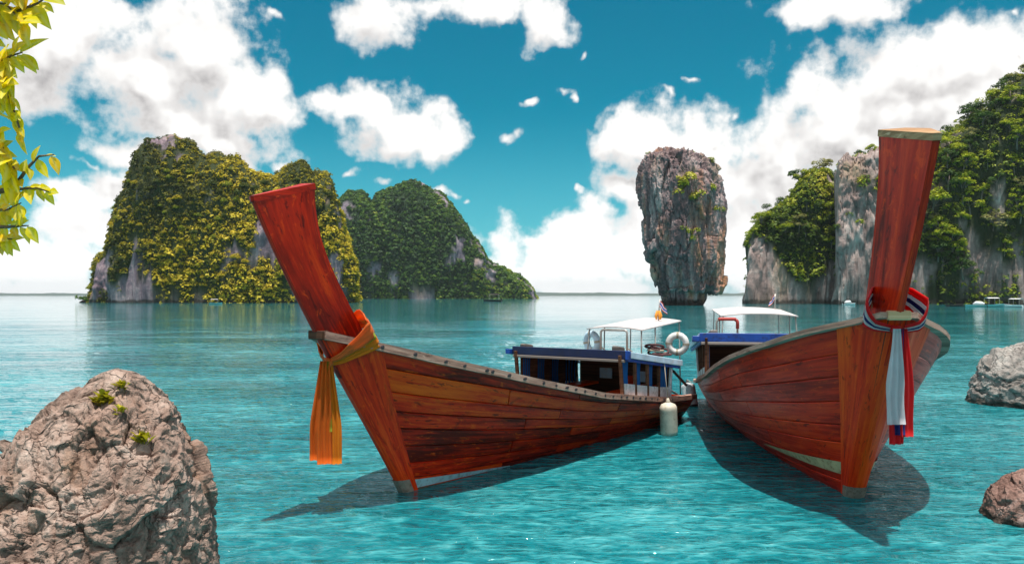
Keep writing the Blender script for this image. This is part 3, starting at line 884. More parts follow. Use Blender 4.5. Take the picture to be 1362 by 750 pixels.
# ------------------------------------------------------------------ rocks built from outlines
def outline_rock(rows, Y, depth_ratio, nu, nv, base_z, seed, amp, scale, vstretch, cut=0.0, skew=0.0, crack=0.0):
    """rows: (py, xl, xr) from bottom to top; a solid of revolution-like rock with noise relief"""
    rows = sorted(rows, key=lambda q: -q[0])
    zz = np.array([CAM_H + (HY - q[0]) / FPX * Y for q in rows]); xl = np.array([(q[1] - HX) / FPX * Y for q in rows]); xr = np.array([(q[2] - HX) / FPX * Y for q in rows])
    # sample by arc length of the outline so that steps stay crisp
    seg = np.concatenate([[0], np.cumsum(np.hypot(np.diff(zz), np.maximum(np.abs(np.diff(xl)), np.abs(np.diff(xr))) * 0.7))])
    s = np.linspace(0, seg[-1], nv)
    z = np.interp(s, seg, zz); l = np.interp(s, seg, xl); r = np.interp(s, seg, xr)
    c, hw = (l + r) / 2, (r - l) / 2
    th = np.linspace(0, 2 * math.pi, nu, endpoint=False)
    P = np.zeros((nv, nu, 3))
    # squarish section
    ct, st = np.cos(th), np.sin(th)
    k = (np.abs(ct) ** 2.6 + np.abs(st) ** 2.6) ** (-1 / 2.6)
    P[..., 0] = c[:, None] + hw[:, None] * (ct * k)[None, :]
    P[..., 1] = Y + (hw * depth_ratio)[:, None] * (st * k)[None, :] + skew * (z - zz[0])[:, None]
    P[..., 2] = z[:, None]
    n = grid_normals(P, True)
    if (n[nv // 3, :, :2] * (P[nv // 3, :, :2] - np.array([c[nv // 3], Y]))).sum() < 0: n = -n
    q = P * scale + seed
    q[..., 2] *= vstretch
    warp = np.stack([fbm(q * 0.8 + 3, 3), fbm(q * 0.8 + 13, 3), fbm(q * 0.8 + 23, 3)], -1) * 0.6
    d = 1.1 * fbm(q + warp, 4) + 0.8 * (fbm(q * 2.2 + warp, 4, ridge=True) - 0.25) + 0.35 * fbm(q * 6, 3, ridge=True)
    if crack:
        cr = np.abs(fbm(q * np.array([0.9, 0.9, 0.9]) + warp * 1.5 + 31, 3))
        d = d - crack * np.clip(1 - cr / 0.035, 0, 1)
        cr = np.abs(fbm(q * np.array([2.1, 2.1, 2.1]) + warp * 1.2 + 57, 3))
        d = d - 0.5 * crack * np.clip(1 - cr / 0.05, 0, 1)
    if cut:   # angular chips and open joints
        fv, fe = facets(q * 1.5 + warp * 1.3, 5)
        fv2, fe2 = facets(q * 4.3 + warp * 2.0, 9)
        fv3, fe3 = facets(q * 11.0 + warp * 3.0, 2)
        d = d * (1 - 0.7 * cut) + cut * (1.25 * fv + 0.55 * fv2 + 0.25 * fv3 - 0.35 * np.clip(1 - fe / 0.07, 0, 1) - 0.16 * np.clip(1 - fe2 / 0.09, 0, 1))
    d = d - np.percentile(d, 85)
    edge = np.clip(hw / (0.35 * hw.max()), 0.15, 1)[:, None]
    P = P + n * (d * amp * edge)[..., None]
    return P
def build_rock(name, P, mat, label, cat, parent=None):
    nv, nu, _ = P.shape
    F = grid_faces(nv, nu, True)
    V = P.reshape(-1, 3)
    top = P[-1].mean(0); V = np.concatenate([V, [top]]); ci = len(V) - 1
    a = (nv - 1) * nu
    cap = np.array([[a + k, a + (k + 1) % nu, ci, ci] for k in range(nu)])
    faces = [tuple(f) for f in F] + [(a + k, a + (k + 1) % nu, ci) for k in range(nu)]
    me = mesh_from(name, V, faces, mat, True)
    o = add(name, me, parent)
    if parent is None: tag(o, label, cat)
    return o

# --- the leaning sea stack
PIL = [(414, 880, 936), (406, 880, 936), (398, 878, 938), (390, 877, 938), (388.2, 876, 940), (388, 876, 957), (380, 874, 959), (372, 871, 961), (358, 868, 962), (344, 861, 963), (330, 855, 962), (310, 853, 963), (290, 855, 963), (270, 851, 962), (250, 849, 959), (232, 850, 952), (216, 854, 945), (208, 860, 936), (203, 872, 922), (199, 884, 906), (196.5, 888, 897)]
P = outline_rock(PIL, 204, 0.85, 420, 380, -1, 4.2, 1.35, 0.20, 0.20, 0.75)
pil = empty('sea_stack', (P[0, :, 0].mean(), 204, 0))
tag(pil, 'tall top heavy limestone pillar rising alone from the sea', 'rock pillar')
off = np.array([P[0, :, 0].mean(), 204.0, 0.0])
build_rock('rock_body', P - off, 'rock_pillar', None, None, pil)
stal = MB()
for (x, y0, y1, r) in ((949, 378, 393, 0.85), (956, 372, 391, 0.8), (943, 380, 391, 0.6), (872, 362, 382, 0.8), (868, 356, 372, 0.6)):
    b0, b1 = at(x, y0, 201.5) - Vector(off), at(x + random.uniform(-1, 1), y1, 201.5) - Vector(off)
    ph = [b0.lerp(b1, k / 6) + Vector((random.uniform(-.15, .15), random.uniform(-.15, .15), 0)) for k in range(7)]
    mb = MB(); mb.tube(ph, [r * 0.9, r * 1.1, r, r * 0.85, r * 0.7, r * 0.45, r * 0.15], 9)
    mb.build('stalactite', 'rock_pillar', pil, True)
# shrubs rooted on the pillar
front = P[:, P.shape[1] // 2:]   # the half towards the camera
def pillar_plant(px, py, s, lab, tintv, nclump, spread):
    tgt = at(px, py, 204)
    k = np.argmin((P[..., 0] / P[..., 1] * FPX + HX - px) ** 2 + (HY - (P[..., 2] - CAM_H) / P[..., 1] * FPX - py) ** 2 + (P[..., 1] > 204) * 400)
    q = P.reshape(-1, 3)[k]
    r = np.random.default_rng(int(px * 7 + py))
    pts = r.normal(size=(nclump, 3)) * np.array([spread, 0.4, spread * 0.5])
    pts[:, 1] -= 0.25
    o = add('shrub', scatter_clumps('shrub', pts, None, r.uniform(0.5, 1.0, nclump) * s, np.full(nclump, tintv) + r.normal(size=nclump) * 0.12, TPL_TREE, 'leaf_mixed', seed=int(px)), None, tuple(q))
    tag(o, lab, 'shrub')
pillar_plant(905, 242, 2.1, 'bright yellow green shrub on the upper face of the sea stack', 0.85, 6, 1.3)
pillar_plant(922, 258, 2.2, 'wide yellow green shrub below the upper shrub on the sea stack', 0.85, 8, 2.2)
pillar_plant(920, 312, 1.5, 'dark green shrub at mid height of the sea stack', 0.5, 7, 1.8)
pillar_plant(955, 278, 1.2, 'olive shrub on the edge of the sea stack facing the forested cliff', 0.6, 6, 0.9)
pillar_plant(943, 214, 1.1, 'wispy pale shrub sprouting at the shoulder of the sea stack', 0.7, 4, 1.0)
pillar_plant(866, 208, 0.7, 'small dry shrub at the top corner of the sea stack', 0.55, 4, 0.8)
pillar_plant(917, 203, 0.6, 'small shrub on the summit of the sea stack', 0.6, 3, 0.8)
pillar_plant(860, 292, 0.7, 'small olive shrub on the bare edge of the sea stack', 0.6, 3, 0.7)

# --- boulders close by
BOUL = [(800, -150, 272), (750, -110, 268), (715, -80, 268), (685, -50, 267), (650, -28, 262), (610, 0, 251), (575, 22, 236), (548, 52, 218), (525, 82, 192), (506, 104, 174), (498, 120, 158), (495, 130, 148), (493, 138, 142)]
P = outline_rock(BOUL, 6.3, 0.9, 420, 300, -0.4, 8.8, 0.060, 1.5, 0.8, 1.0, 0.10, 0.5)
build_rock('boulder', P, 'rock_boulder', 'large cracked brown boulder with small weeds near its top', 'boulder')
P_BOULDER = P
R1 = [(545, 1296, 1470), (528, 1297, 1468), (512, 1297, 1462), (498, 1302, 1452), (484, 1312, 1436), (470, 1328, 1420), (460, 1345, 1400), (455, 1358, 1390), (453, 1366, 1380)]
P = outline_rock(R1, 18.5, 0.8, 220, 120, -0.2, 12.1, 0.12, 0.7, 1.0, 0.8, 0.05, 0.5)
build_rock('boulder', P, 'rock_pale', 'pale grey angular boulder standing in the water behind the rosy rock', 'boulder')
R2 = [(705, 1312, 1470), (688, 1314, 1468), (670, 1318, 1462), (655, 1324, 1452), (642, 1334, 1436), (632, 1344, 1420), (626, 1356, 1400), (623, 1366, 1385)]
P = outline_rock(R2, 8.9, 0.8, 180, 90, -0.2, 15.1, 0.045, 1.9, 1.0, 0.8, 0.0, 0.5)
build_rock('boulder', P, 'rock_rosy', 'low rosy brown boulder just breaking the water surface', 'boulder')

def weed(px, py, n, size, lab):
    Pb = P_BOULDER
    k = np.argmin((Pb[..., 0] / Pb[..., 1] * FPX + HX - px) ** 2 + (HY - (Pb[..., 2] - CAM_H) / Pb[..., 1] * FPX - py) ** 2 + (Pb[..., 1] > 6.4) * 1e4)
    q = Pb.reshape(-1, 3)[k]
    V, T = [], []
    for s in range(n):
        an = random.uniform(0, 6.28); lean = random.uniform(0.2, 0.9)
        d = Vector((math.cos(an) * lean, math.sin(an) * lean - 0.3, random.uniform(0.5, 1.0))).normalized()
        L = size * random.uniform(0.5, 1.2); w = L * 0.16
        sd = d.cross(Vector((0, 0, 1))).normalized() * w
        st = Vector((random.gauss(0, size * 0.22), random.gauss(0, size * 0.1), random.gauss(0, size * 0.15)))
        V += [st, st + d * L * 0.5 + sd, st + d * L + Vector((0, 0, -0.25 * L)), st + d * L * 0.5 - sd]
        T += [random.random()] * 4
    me = mesh_from('weed', [tuple(v) for v in V], np.arange(len(V)).reshape(-1, 4), 'leaf_weed', False, attrs={'tint': T})
    tag(add('weed', me, None, (q[0], q[1] - 0.01, q[2])), lab, 'weed')
weed(138, 536, 70, 0.12, 'spreading yellow green weed near the top of the big boulder')
weed(165, 516, 30, 0.09, 'small weed in the cleft at the top of the big boulder')
weed(163, 548, 22, 0.08, 'thin dry weed in the middle of the boulder cleft')
weed(190, 586, 50, 0.11, 'leafy weed hanging lower down on the big boulder')

# ------------------------------------------------------------------ longtail boats
_tz = np.polyfit([-0.3, 0.0, 0.6, 1.2, 2.06, 2.44, 3.07, 3.51], [-0.22, 0.0, 0.40, 0.82, 1.395, 1.68, 2.07, 2.29], 3)
def stem_t(z): return np.polyval(_tz, z)            # how far the stem leans forward at height z
_rt = np.polyfit([1.7, 2.155, 2.53, 3.11, 3.71], [0.62, 0.88, 1.15, 1.40, 1.52], 3)
def rear_t(z): return np.polyval(_rt, z)
K_END = 7.9
def _sm(x, xs, ys):
    """smooth interpolation (Catmull-Rom-like through np.interp averaging)"""
    h = 0.22
    return (np.interp(x - h, xs, ys) + 2 * np.interp(x, xs, ys) + np.interp(x + h, xs, ys)) / 4

class Hull:
    def __init__(s, bf, hf, lf, sheer, sb, full=1.0):
        s.full = full
        s.bf, s.hf, s.lf = bf, hf, lf
        s.sheer = sheer; s.sb = sb
    def zg(s, k): return _sm(k, s.sheer[0], s.sheer[1])
    def setback(s, z): return s.sb[0] + s.sb[1] * z
    def breadth(s, d, v):
        b = np.interp(d, [0, 0.2, 0.43, 0.8, 1.4, 2.2, 3.2, 5.0, 7.5, 9.6], [0.045, 0.22, 0.41, 0.62, 0.82, 0.96, 1.03, 1.06, 0.97, 0.80])
        b = 0.5 * b + 0.25 * (np.interp(d - 0.15, [0, 0.2, 0.43, 0.8, 1.4, 2.2, 3.2, 5.0, 7.5, 9.6], [0.045, 0.22, 0.41, 0.62, 0.82, 0.96, 1.03, 1.06, 0.97, 0.80]) + np.interp(d + 0.15, [0, 0.2, 0.43, 0.8, 1.4, 2.2, 3.2, 5.0, 7.5, 9.6], [0.045, 0.22, 0.41, 0.62, 0.82, 0.96, 1.03, 1.06, 0.97, 0.80]))
        w = np.interp(d, [0, 0.8, 2, 4, 6, 9.6], [0.035, 0.05, 0.09, 0.16, 0.24, 0.30])
        p = np.interp(d, [0, 1.0, 2.5, 5, 9.6], [1.15, 1.02, 0.86, 0.66, 0.58])
        return w + (b - w) * np.clip(v, 0, 1) ** (p * s.full)
    def point(s, a, v, side=1, off=0.0, from_stem=False, aft=None):
        """a: 0 at the rabbet (or stem edge) .. 1 at the transom; v: 0 bottom .. 1 gunwale"""
        a = np.asarray(a, float); v = np.asarray(v, float)
        a, v = np.broadcast_arrays(a, v)
        z = np.full(a.shape, 1.0); 
        for _ in range(8):
            k0 = -stem_t(z) + (0 if from_stem else s.setback(z))
            k = k0 + (K_END - k0) * a
            if aft is not None: k = -stem_t(z) + aft * s.setback(z)
            z = -0.25 + (s.zg(k) + 0.25) * v
        y = s.breadth(k + stem_t(z), v) + off
        return np.stack([-k * s.lf, side * y * s.bf, z * s.hf], -1)
    def at(s, k, v, side=1, off=0.0):
        k = np.asarray(k, float); z = -0.25 + (s.zg(k) + 0.25) * v
        return np.stack([-k * s.lf, side * (s.breadth(k + stem_t(z), v) + off) * s.bf, z * s.hf], -1)
    def P(s, k, y, z): return Vector((-k * s.lf, y * s.bf, z * s.hf))

def strip(mb, rows, closed=False, uvs=None):
    """rows: list of equal-length point lists -> quads between successive rows"""
    nr, nc = len(rows), len(rows[0])
    pts = [tuple(map(float, q)) for r in rows for q in r]
    fs = [(i * nc + j, i * nc + j + 1, (i + 1) * nc + j + 1, (i + 1) * nc + j) for i in range(nr - 1) for j in range(nc - 1)]
    mb.quadmesh(pts, fs, uvs)
    return mb

def plank_mesh(H, a0, a1, v0, v1, side, proud, seam, nseg):
    a = np.linspace(a0, a1, nseg + 1)
    dv = (v1 - v0)
    e = min(0.010 / max(dv, 0.01) * 0.6, 0.12) * dv
    lines = [(v0 + 0.001, -seam), (v0 + e, proud), (v1 - e, proud), (v1 - 0.001, -seam)]
    V, UV, F = [], [], []
    def add_strip(la, lb):
        o = len(V)
        pa = H.point(a, np.full_like(a, la[0]), side, la[1]); pb = H.point(a, np.full_like(a, lb[0]), side, lb[1])
        L = a * 8.6
        for q in range(nseg + 1):
            V.append(pa[q]); V.append(pb[q]); UV.append((L[q], la[0] * 1.6)); UV.append((L[q], lb[0] * 1.6))
        for q in range(nseg):
            f = (o + 2 * q, o + 2 * q + 1, o + 2 * q + 3, o + 2 * q + 2)
            F.append(f if side < 0 else f[::-1])
    for q in range(3): add_strip(lines[q], lines[q + 1])
    # ends
    o = len(V)
    for aa in (a0, a1):
        for (vv, off) in lines:
            V.append(H.point(aa, vv, side, off)); UV.append((aa * 8.6, vv * 1.6))
    F.append((o, o + 1, o + 2, o + 3)); F.append((o + 7, o + 6, o + 5, o + 4))
    return V, F, UV

def ribbon(name, path, width_dir, width, mat, parent, thick=0.006, folds=0.0, nfold=3, ncross=8, seed=0):
    """a strip of cloth along a path; width_dir per point, with soft pleats"""
    r = random.Random(seed)
    path = [Vector(q) for q in path]
    m = len(path)
    V, F, UV = [], [], []
    ph = r.uniform(0, 6)
    for i, q in enumerate(path):
        t = (path[min(i + 1, m - 1)] - path[max(i - 1, 0)]).normalized()
        wd = Vector(width_dir[i] if isinstance(width_dir, list) else width_dir).normalized()
        nn = t.cross(wd).normalized()
        w = width[i] if isinstance(width, (list, tuple)) else width
        for side in (0, 1):
            for c in range(ncross + 1):
                x = c / ncross - 0.5
                f = folds * math.sin(x * nfold * 6.283 + ph + 0.4 * math.sin(i * 0.7)) * (0.6 + 0.4 * i / m)
                V.append(q + wd * (x * w) + nn * (f + (thick if side else 0))); UV.append((i * 0.05, x))
    C = ncross + 1
    for i in range(m - 1):
        b0, b1 = i * 2 * C, (i + 1) * 2 * C
        for c in range(ncross):
            F.append((b0 + c, b0 + c + 1, b1 + c + 1, b1 + c))
            F.append((b0 + C + c, b1 + C + c, b1 + C + c + 1, b0 + C + c + 1))
        F.append((b0, b1, b1 + C, b0 + C)); F.append((b0 + ncross, b0 + C + ncross, b1 + C + ncross, b1 + ncross))
    F.append(tuple(range(0, C)) + tuple(range(2 * C - 1, C - 1, -1)))
    b = (m - 1) * 2 * C
    F.append(tuple(range(b + C - 1, b - 1, -1)) + tuple(range(b + C, b + 2 * C)))
    return add(name, mesh_from(name, V, F, mat, True, UV), parent)

BOLT = None
def longtail(loc, fwd, H, hullmat, label, cfg):
    global BOLT
    root = empty('longtail_boat', loc, math.atan2(fwd[1], fwd[0]))
    tag(root, label, 'boat')
    rnd = random.Random(cfg['seed'])
    # inner shell (dark, seen in the seams and inside)
    A = np.linspace(0, 1, 40); Vv = np.linspace(0, 1, 10)
    AA, VV = np.meshgrid(A, Vv, indexing='ij')
    mb = MB()
    for side in (1, -1):
        Pp = H.point(AA, VV, side, -0.014, from_stem=True)
        strip(mb, [list(r) for r in Pp])
    b1, b2 = H.point(A, 0 * A, 1, -0.014, from_stem=True), H.point(A, 0 * A, -1, -0.014, from_stem=True)
    strip(mb, [list(b1), list(b2)])
    shell = mb.build('hull_shell', 'hull_dark', root, True)
    # planking
    ns = cfg['strakes']
    vs = np.linspace(0.0, 1.0, ns + 1)
    vs[1:-1] += np.array([rnd.uniform(-0.008, 0.008) for _ in range(ns - 1)])
    for side in (1, -1):
        for q in range(ns):
            cuts = [0.0] + sorted(c + rnd.uniform(-0.05, 0.05) for c in ([0.22, 0.55] if q % 2 else [0.38, 0.72])) + [1.0]
            for c in range(3):
                V, F, UV = plank_mesh(H, cuts[c] + (0.0012 if c else 0), cuts[c + 1] - (0.0012 if c < 2 else 0), vs[q], vs[q + 1], side, rnd.uniform(0.004, 0.004 + cfg['uneven']), cfg['seam'], 12 if c == 0 else 9)
                add('plank', mesh_from('plank', V, F, hullmat, True, UV), root)
    # stem post (wedge following the bow)
    zs = np.linspace(0, 1, 22)
    rows = []
    for v in zs:
        pr = H.point(0, v, 1, 0.022, aft=1.03); pl = H.point(0, v, -1, 0.022, aft=1.03)
        ir = H.point(0, v, 1, -0.02, aft=1.03); il = H.point(0, v, -1, -0.02, aft=1.03)
        f = H.point(0, v, 1, 0.0, aft=0.0); x, z = f[0] + 0.02, f[2]
        R_ = [H.point(0, v, 1, 0.026, aft=f_) for f_ in (0.8, 0.55, 0.3, 0.12)]; L_ = [H.point(0, v, -1, 0.026, aft=f_) for f_ in (0.12, 0.3, 0.55, 0.8)]
        rows.append([ir, pr] + R_ + [(x, 0.03, z), (x, -0.03, z)] + L_ + [pl, il])
    V, F, UV = [], [], []
    for grp_ in ((0, 1), (1, 2, 3, 4, 5, 6), (6, 7), (7, 8, 9, 10, 11, 12), (12, 13)):      # separate strips keep the arrises crisp
        o = len(V); L = len(grp_)
        for i, r in enumerate(rows):
            for c in grp_:
                V.append(r[c]); UV.append((zs[i] * 2.3, c * 0.09))
        for i in range(len(rows) - 1):
            for c in range(L - 1):
                F.append((o + i * L + c, o + (i + 1) * L + c, o + (i + 1) * L + c + 1, o + i * L + c + 1))
    stem_o = add('stem_post', mesh_from('stem_post', V, F, 'wood_stem', True, UV), root)
    # metal shoe at the foot of the stem
    rows = []
    for v in np.linspace(0.02, cfg['shoe'], 6):
        R_ = [H.point(0, v, 1, 0.036, aft=f_) for f_ in (0.62, 0.45, 0.3, 0.12)]; L_ = [H.point(0, v, -1, 0.036, aft=f_) for f_ in (0.12, 0.3, 0.45, 0.62)]
        f = H.point(0, v, 1, 0.0, aft=0.0); x, z = f[0] + 0.034, f[2]
        rows.append(R_ + [(x, 0.042, z), (x, -0.042, z)] + L_)
    mb = MB(); strip(mb, rows); mb.build('stem_shoe', 'metal_plate', stem_o)
    # prow blade: wedge with a sharp leading edge
    nq = 18
    zf = np.linspace(1.55, 3.51, nq); zr = np.linspace(1.70, 3.71, nq)
    zr[:] = 1.70 + (np.linspace(0, 1, nq)) * 2.01
    wr = np.interp(np.linspace(0, 1, nq), [0, 0.25, 0.6, 1.0], [0.17, 0.175, 0.20 * cfg['blade_w'] + 0.02, 0.25 * cfg['blade_w']])
    rows = []
    for i in range(nq):
        xf, xr = stem_t(zf[i]) * H.lf + 0.024, (rear_t(zr[i]) + cfg['blade_fwd'] * min(1.0, i / nq * 1.5)) * H.lf
        a, b = zf[i] * H.hf, zr[i] * H.hf
        w = wr[i]
        fx = 0.035
        mid = lambda s_, f_: (xf + (xr - xf) * f_, s_ * (fx + (w - fx) * (f_ ** 0.9)), a + (b - a) * f_)
        rows.append([(xr + 0.06, 0, b), (xr, w * 0.97, b), mid(1, 0.9), mid(1, 0.5), (xf, fx, a), (xf + 0.012, 0, a), (xf, -fx, a), mid(-1, 0.5), mid(-1, 0.9), (xr, -w * 0.97, b), (xr + 0.06, 0, b)])
    V, F, UV = [], [], []
    nc = len(rows[0])
    for grp_ in ((0, 1), (1, 2), (2, 3, 4), (4, 5, 6), (6, 7, 8), (8, 9), (9, 10)):
        o = len(V); L = len(grp_)
        for i, r in enumerate(rows):
            for c in grp_:
                V.append(r[c]); UV.append((i / nq * 2.2, c * 0.12))
        for i in range(nq - 1):
            for c in range(L - 1):
                F.append((o + i * L + c, o + (i + 1) * L + c, o + (i + 1) * L + c + 1, o + i * L + c + 1))
    blade = add('prow_blade', mesh_from('prow_blade', V, F, 'wood_blade', True, UV), root)
    # worn pale end cap
    top = [Vector(q) for q in rows[-1]]
    cen = sum((top[c] for c in (1, 4, 6, 9)), Vector()) / 4
    ring = [top[c] for c in (0, 1, 2, 3, 4, 5, 6, 7, 8, 9)]
    up = (Vector((0, 0, 1)) * 0.97 + Vector((0.2, 0, 0))).normalized()
    lo = [cen + (q - cen) * 1.012 - up * 0.055 for q in ring]; hi = [cen + (q - cen) * 1.012 + up * 0.012 for q in ring]
    mb = MB(); n = len(ring)
    mb.quadmesh(lo + hi, [(i, (i + 1) % n, n + (i + 1) % n, n + i) for i in range(n)] + [tuple(range(n, 2 * n))])
    mb.build('end_cap', 'wood_cap' if cfg['cap'] else 'wood_blade', blade)
    # gunwale rails
    for side in (1, -1):
        a = np.linspace(0, 1, 46)
        outer = H.point(a, np.ones_like(a), side, 0.055, from_stem=True)
        inner = H.point(a, np.ones_like(a), side, -0.075, from_stem=True)
        inner[:, 1] = np.where(side * inner[:, 1] < 0.0, 0, inner[:, 1])
        cuts = [0, 15, 30, 45]
        for c in range(3):
            i0, i1 = cuts[c], cuts[c + 1] + 1
            o_, n_ = outer[i0:i1], inner[i0:i1]
            V, UV, F = [], [], []
            ra = cfg['rail']; sec = [(o_, -0.055 * ra), (o_, 0.035 * ra), (n_, 0.035 * ra), (n_, -0.055 * ra), (o_, -0.055 * ra)]
            for q in range(4):
                o = len(V)
                for (arr, dz) in (sec[q], sec[q + 1]):
                    for kk in range(len(arr)):
                        pt = arr[kk] + np.array([0, 0, dz]); V.append(pt); UV.append((kk * 0.19 + c * 5, q * 0.15 + dz))
                m = len(o_)
                F += [((o + kk, o + kk + 1, o + m + kk + 1, o + m + kk) if side < 0 else (o + kk, o + m + kk, o + m + kk + 1, o + kk + 1)) for kk in range(m - 1)]
            F.append(tuple(np.array([0, 2 * len(o_), 4 * len(o_), 6 * len(o_)]))); e = len(o_) - 1
            F.append(tuple(np.array([6 * len(o_) + e, 4 * len(o_) + e, 2 * len(o_) + e, e])))
            F = [tuple(int(x) for x in f) for f in F]
            add('gunwale_rail', mesh_from('gunwale_rail', V, F, 'wood_pale', False, UV), root)
        # dark bolt heads along the rail
        if BOLT is None:
            b = MB(); b.tube([(0, -0.006, 0), (0, 0.004, 0), (0, 0.007, 0)], [0.026, 0.026, 0.014], 8); BOLT = b.mesh('bolt', 'rust')
        for c in range(cfg['bolts']):
            aa = 0.05 + 0.80 * (c + rnd.uniform(-0.35, 0.35)) / cfg['bolts']
            q = H.point(aa, 1.0, side, 0.055, from_stem=True)
            bo = add('bolt', BOLT, root, (q[0], q[1], q[2] - 0.008), (0, 0, 0 if side > 0 else math.pi), (rnd.uniform(1.0, 2.1), 1.0, rnd.uniform(0.6, 1.0)))
    # bow cross timber where the rails meet the stem
    q = H.point(0, 1.0, 1, 0, from_stem=True)
    mb = MB(); mb.box((q[0] - 0.01, 0, q[2] - 0.01), (0.12, 0.22, 0.10)); mb.build('bow_timber', 'wood_brown' if not cfg['cap'] else 'wood_cap', root, bevel=0.012)
    if cfg['cap']:
        mb = MB(); mb.box((rear_t(2.15) * H.lf + 0.12, 0, 2.14 * H.hf), (0.12, 0.34, 0.09)); mb.build('bow_timber', 'wood_cap', root, bevel=0.014)
    # painted bottom stripe near the bow and worn bottom board
    for side in (1, -1):
        a = np.linspace(0.0, cfg['stripe'][1], 16)
        v0, v1 = cfg['stripe'][0]
        tt = np.linspace(0, 1, 16)
        lo_ = v0 + 0.02 * tt; hi_ = lo_ + (v1 - v0) * (1 - tt) ** 0.8 + 0.006
        r0 = H.point(a, lo_, side, 0.016); r1 = H.point(a, hi_, side, 0.016)
        mb = MB(); strip(mb, [list(r0), list(r1)] if side < 0 else [list(r1), list(r0)]); mb.build('paint_stripe', cfg['stripe'][2], root, True)
        a = np.linspace(0.0, 1, 30)
        r0 = H.point(a, 0 * a + 0.01, side, 0.014); r1 = H.point(a, 0 * a + cfg['bottom'], side, 0.014)
        mb = MB(); strip(mb, [list(r0), list(r1)] if side < 0 else [list(r1), list(r0)]); mb.build('bottom_board', 'hull_bottom', root, True)
    # transom
    vv = np.linspace(0, 1, 8)
    tr = H.point(1.0, vv, 1, 0.0); tl_ = H.point(1.0, vv, -1, 0.0)
    mb = MB(); strip(mb, [list(tr), list(tl_)]); mb.build('transom', hullmat, root)
    # deck boards inside, and thwarts
    nb = 7
    for c in range(nb):
        f0, f1 = -1 + 2 * c / nb + 0.012, -1 + 2 * (c + 1) / nb - 0.012
        a = np.linspace(0.14, 0.995, 16)
        e = H.point(a, np.full_like(a, 0.62), 1, -0.03)
        r0 = e.copy(); r0[:, 1] = e[:, 1] * f0; r1 = e.copy(); r1[:, 1] = e[:, 1] * f1
        mb = MB(); strip(mb, [list(r0), list(r1)]); mb.build('deck_board', 'wood_grey', root)
    for k in (0.6, 2.0, 3.3):
        q = H.at(k, 0.88, 1, -0.03)
        mb = MB(); mb.box((q[0], 0, q[2]), (0.24, 2 * q[1], 0.04)); mb.build('thwart', 'wood_grey', root, bevel=0.008)
    cabin(root, H, cfg)
    return root

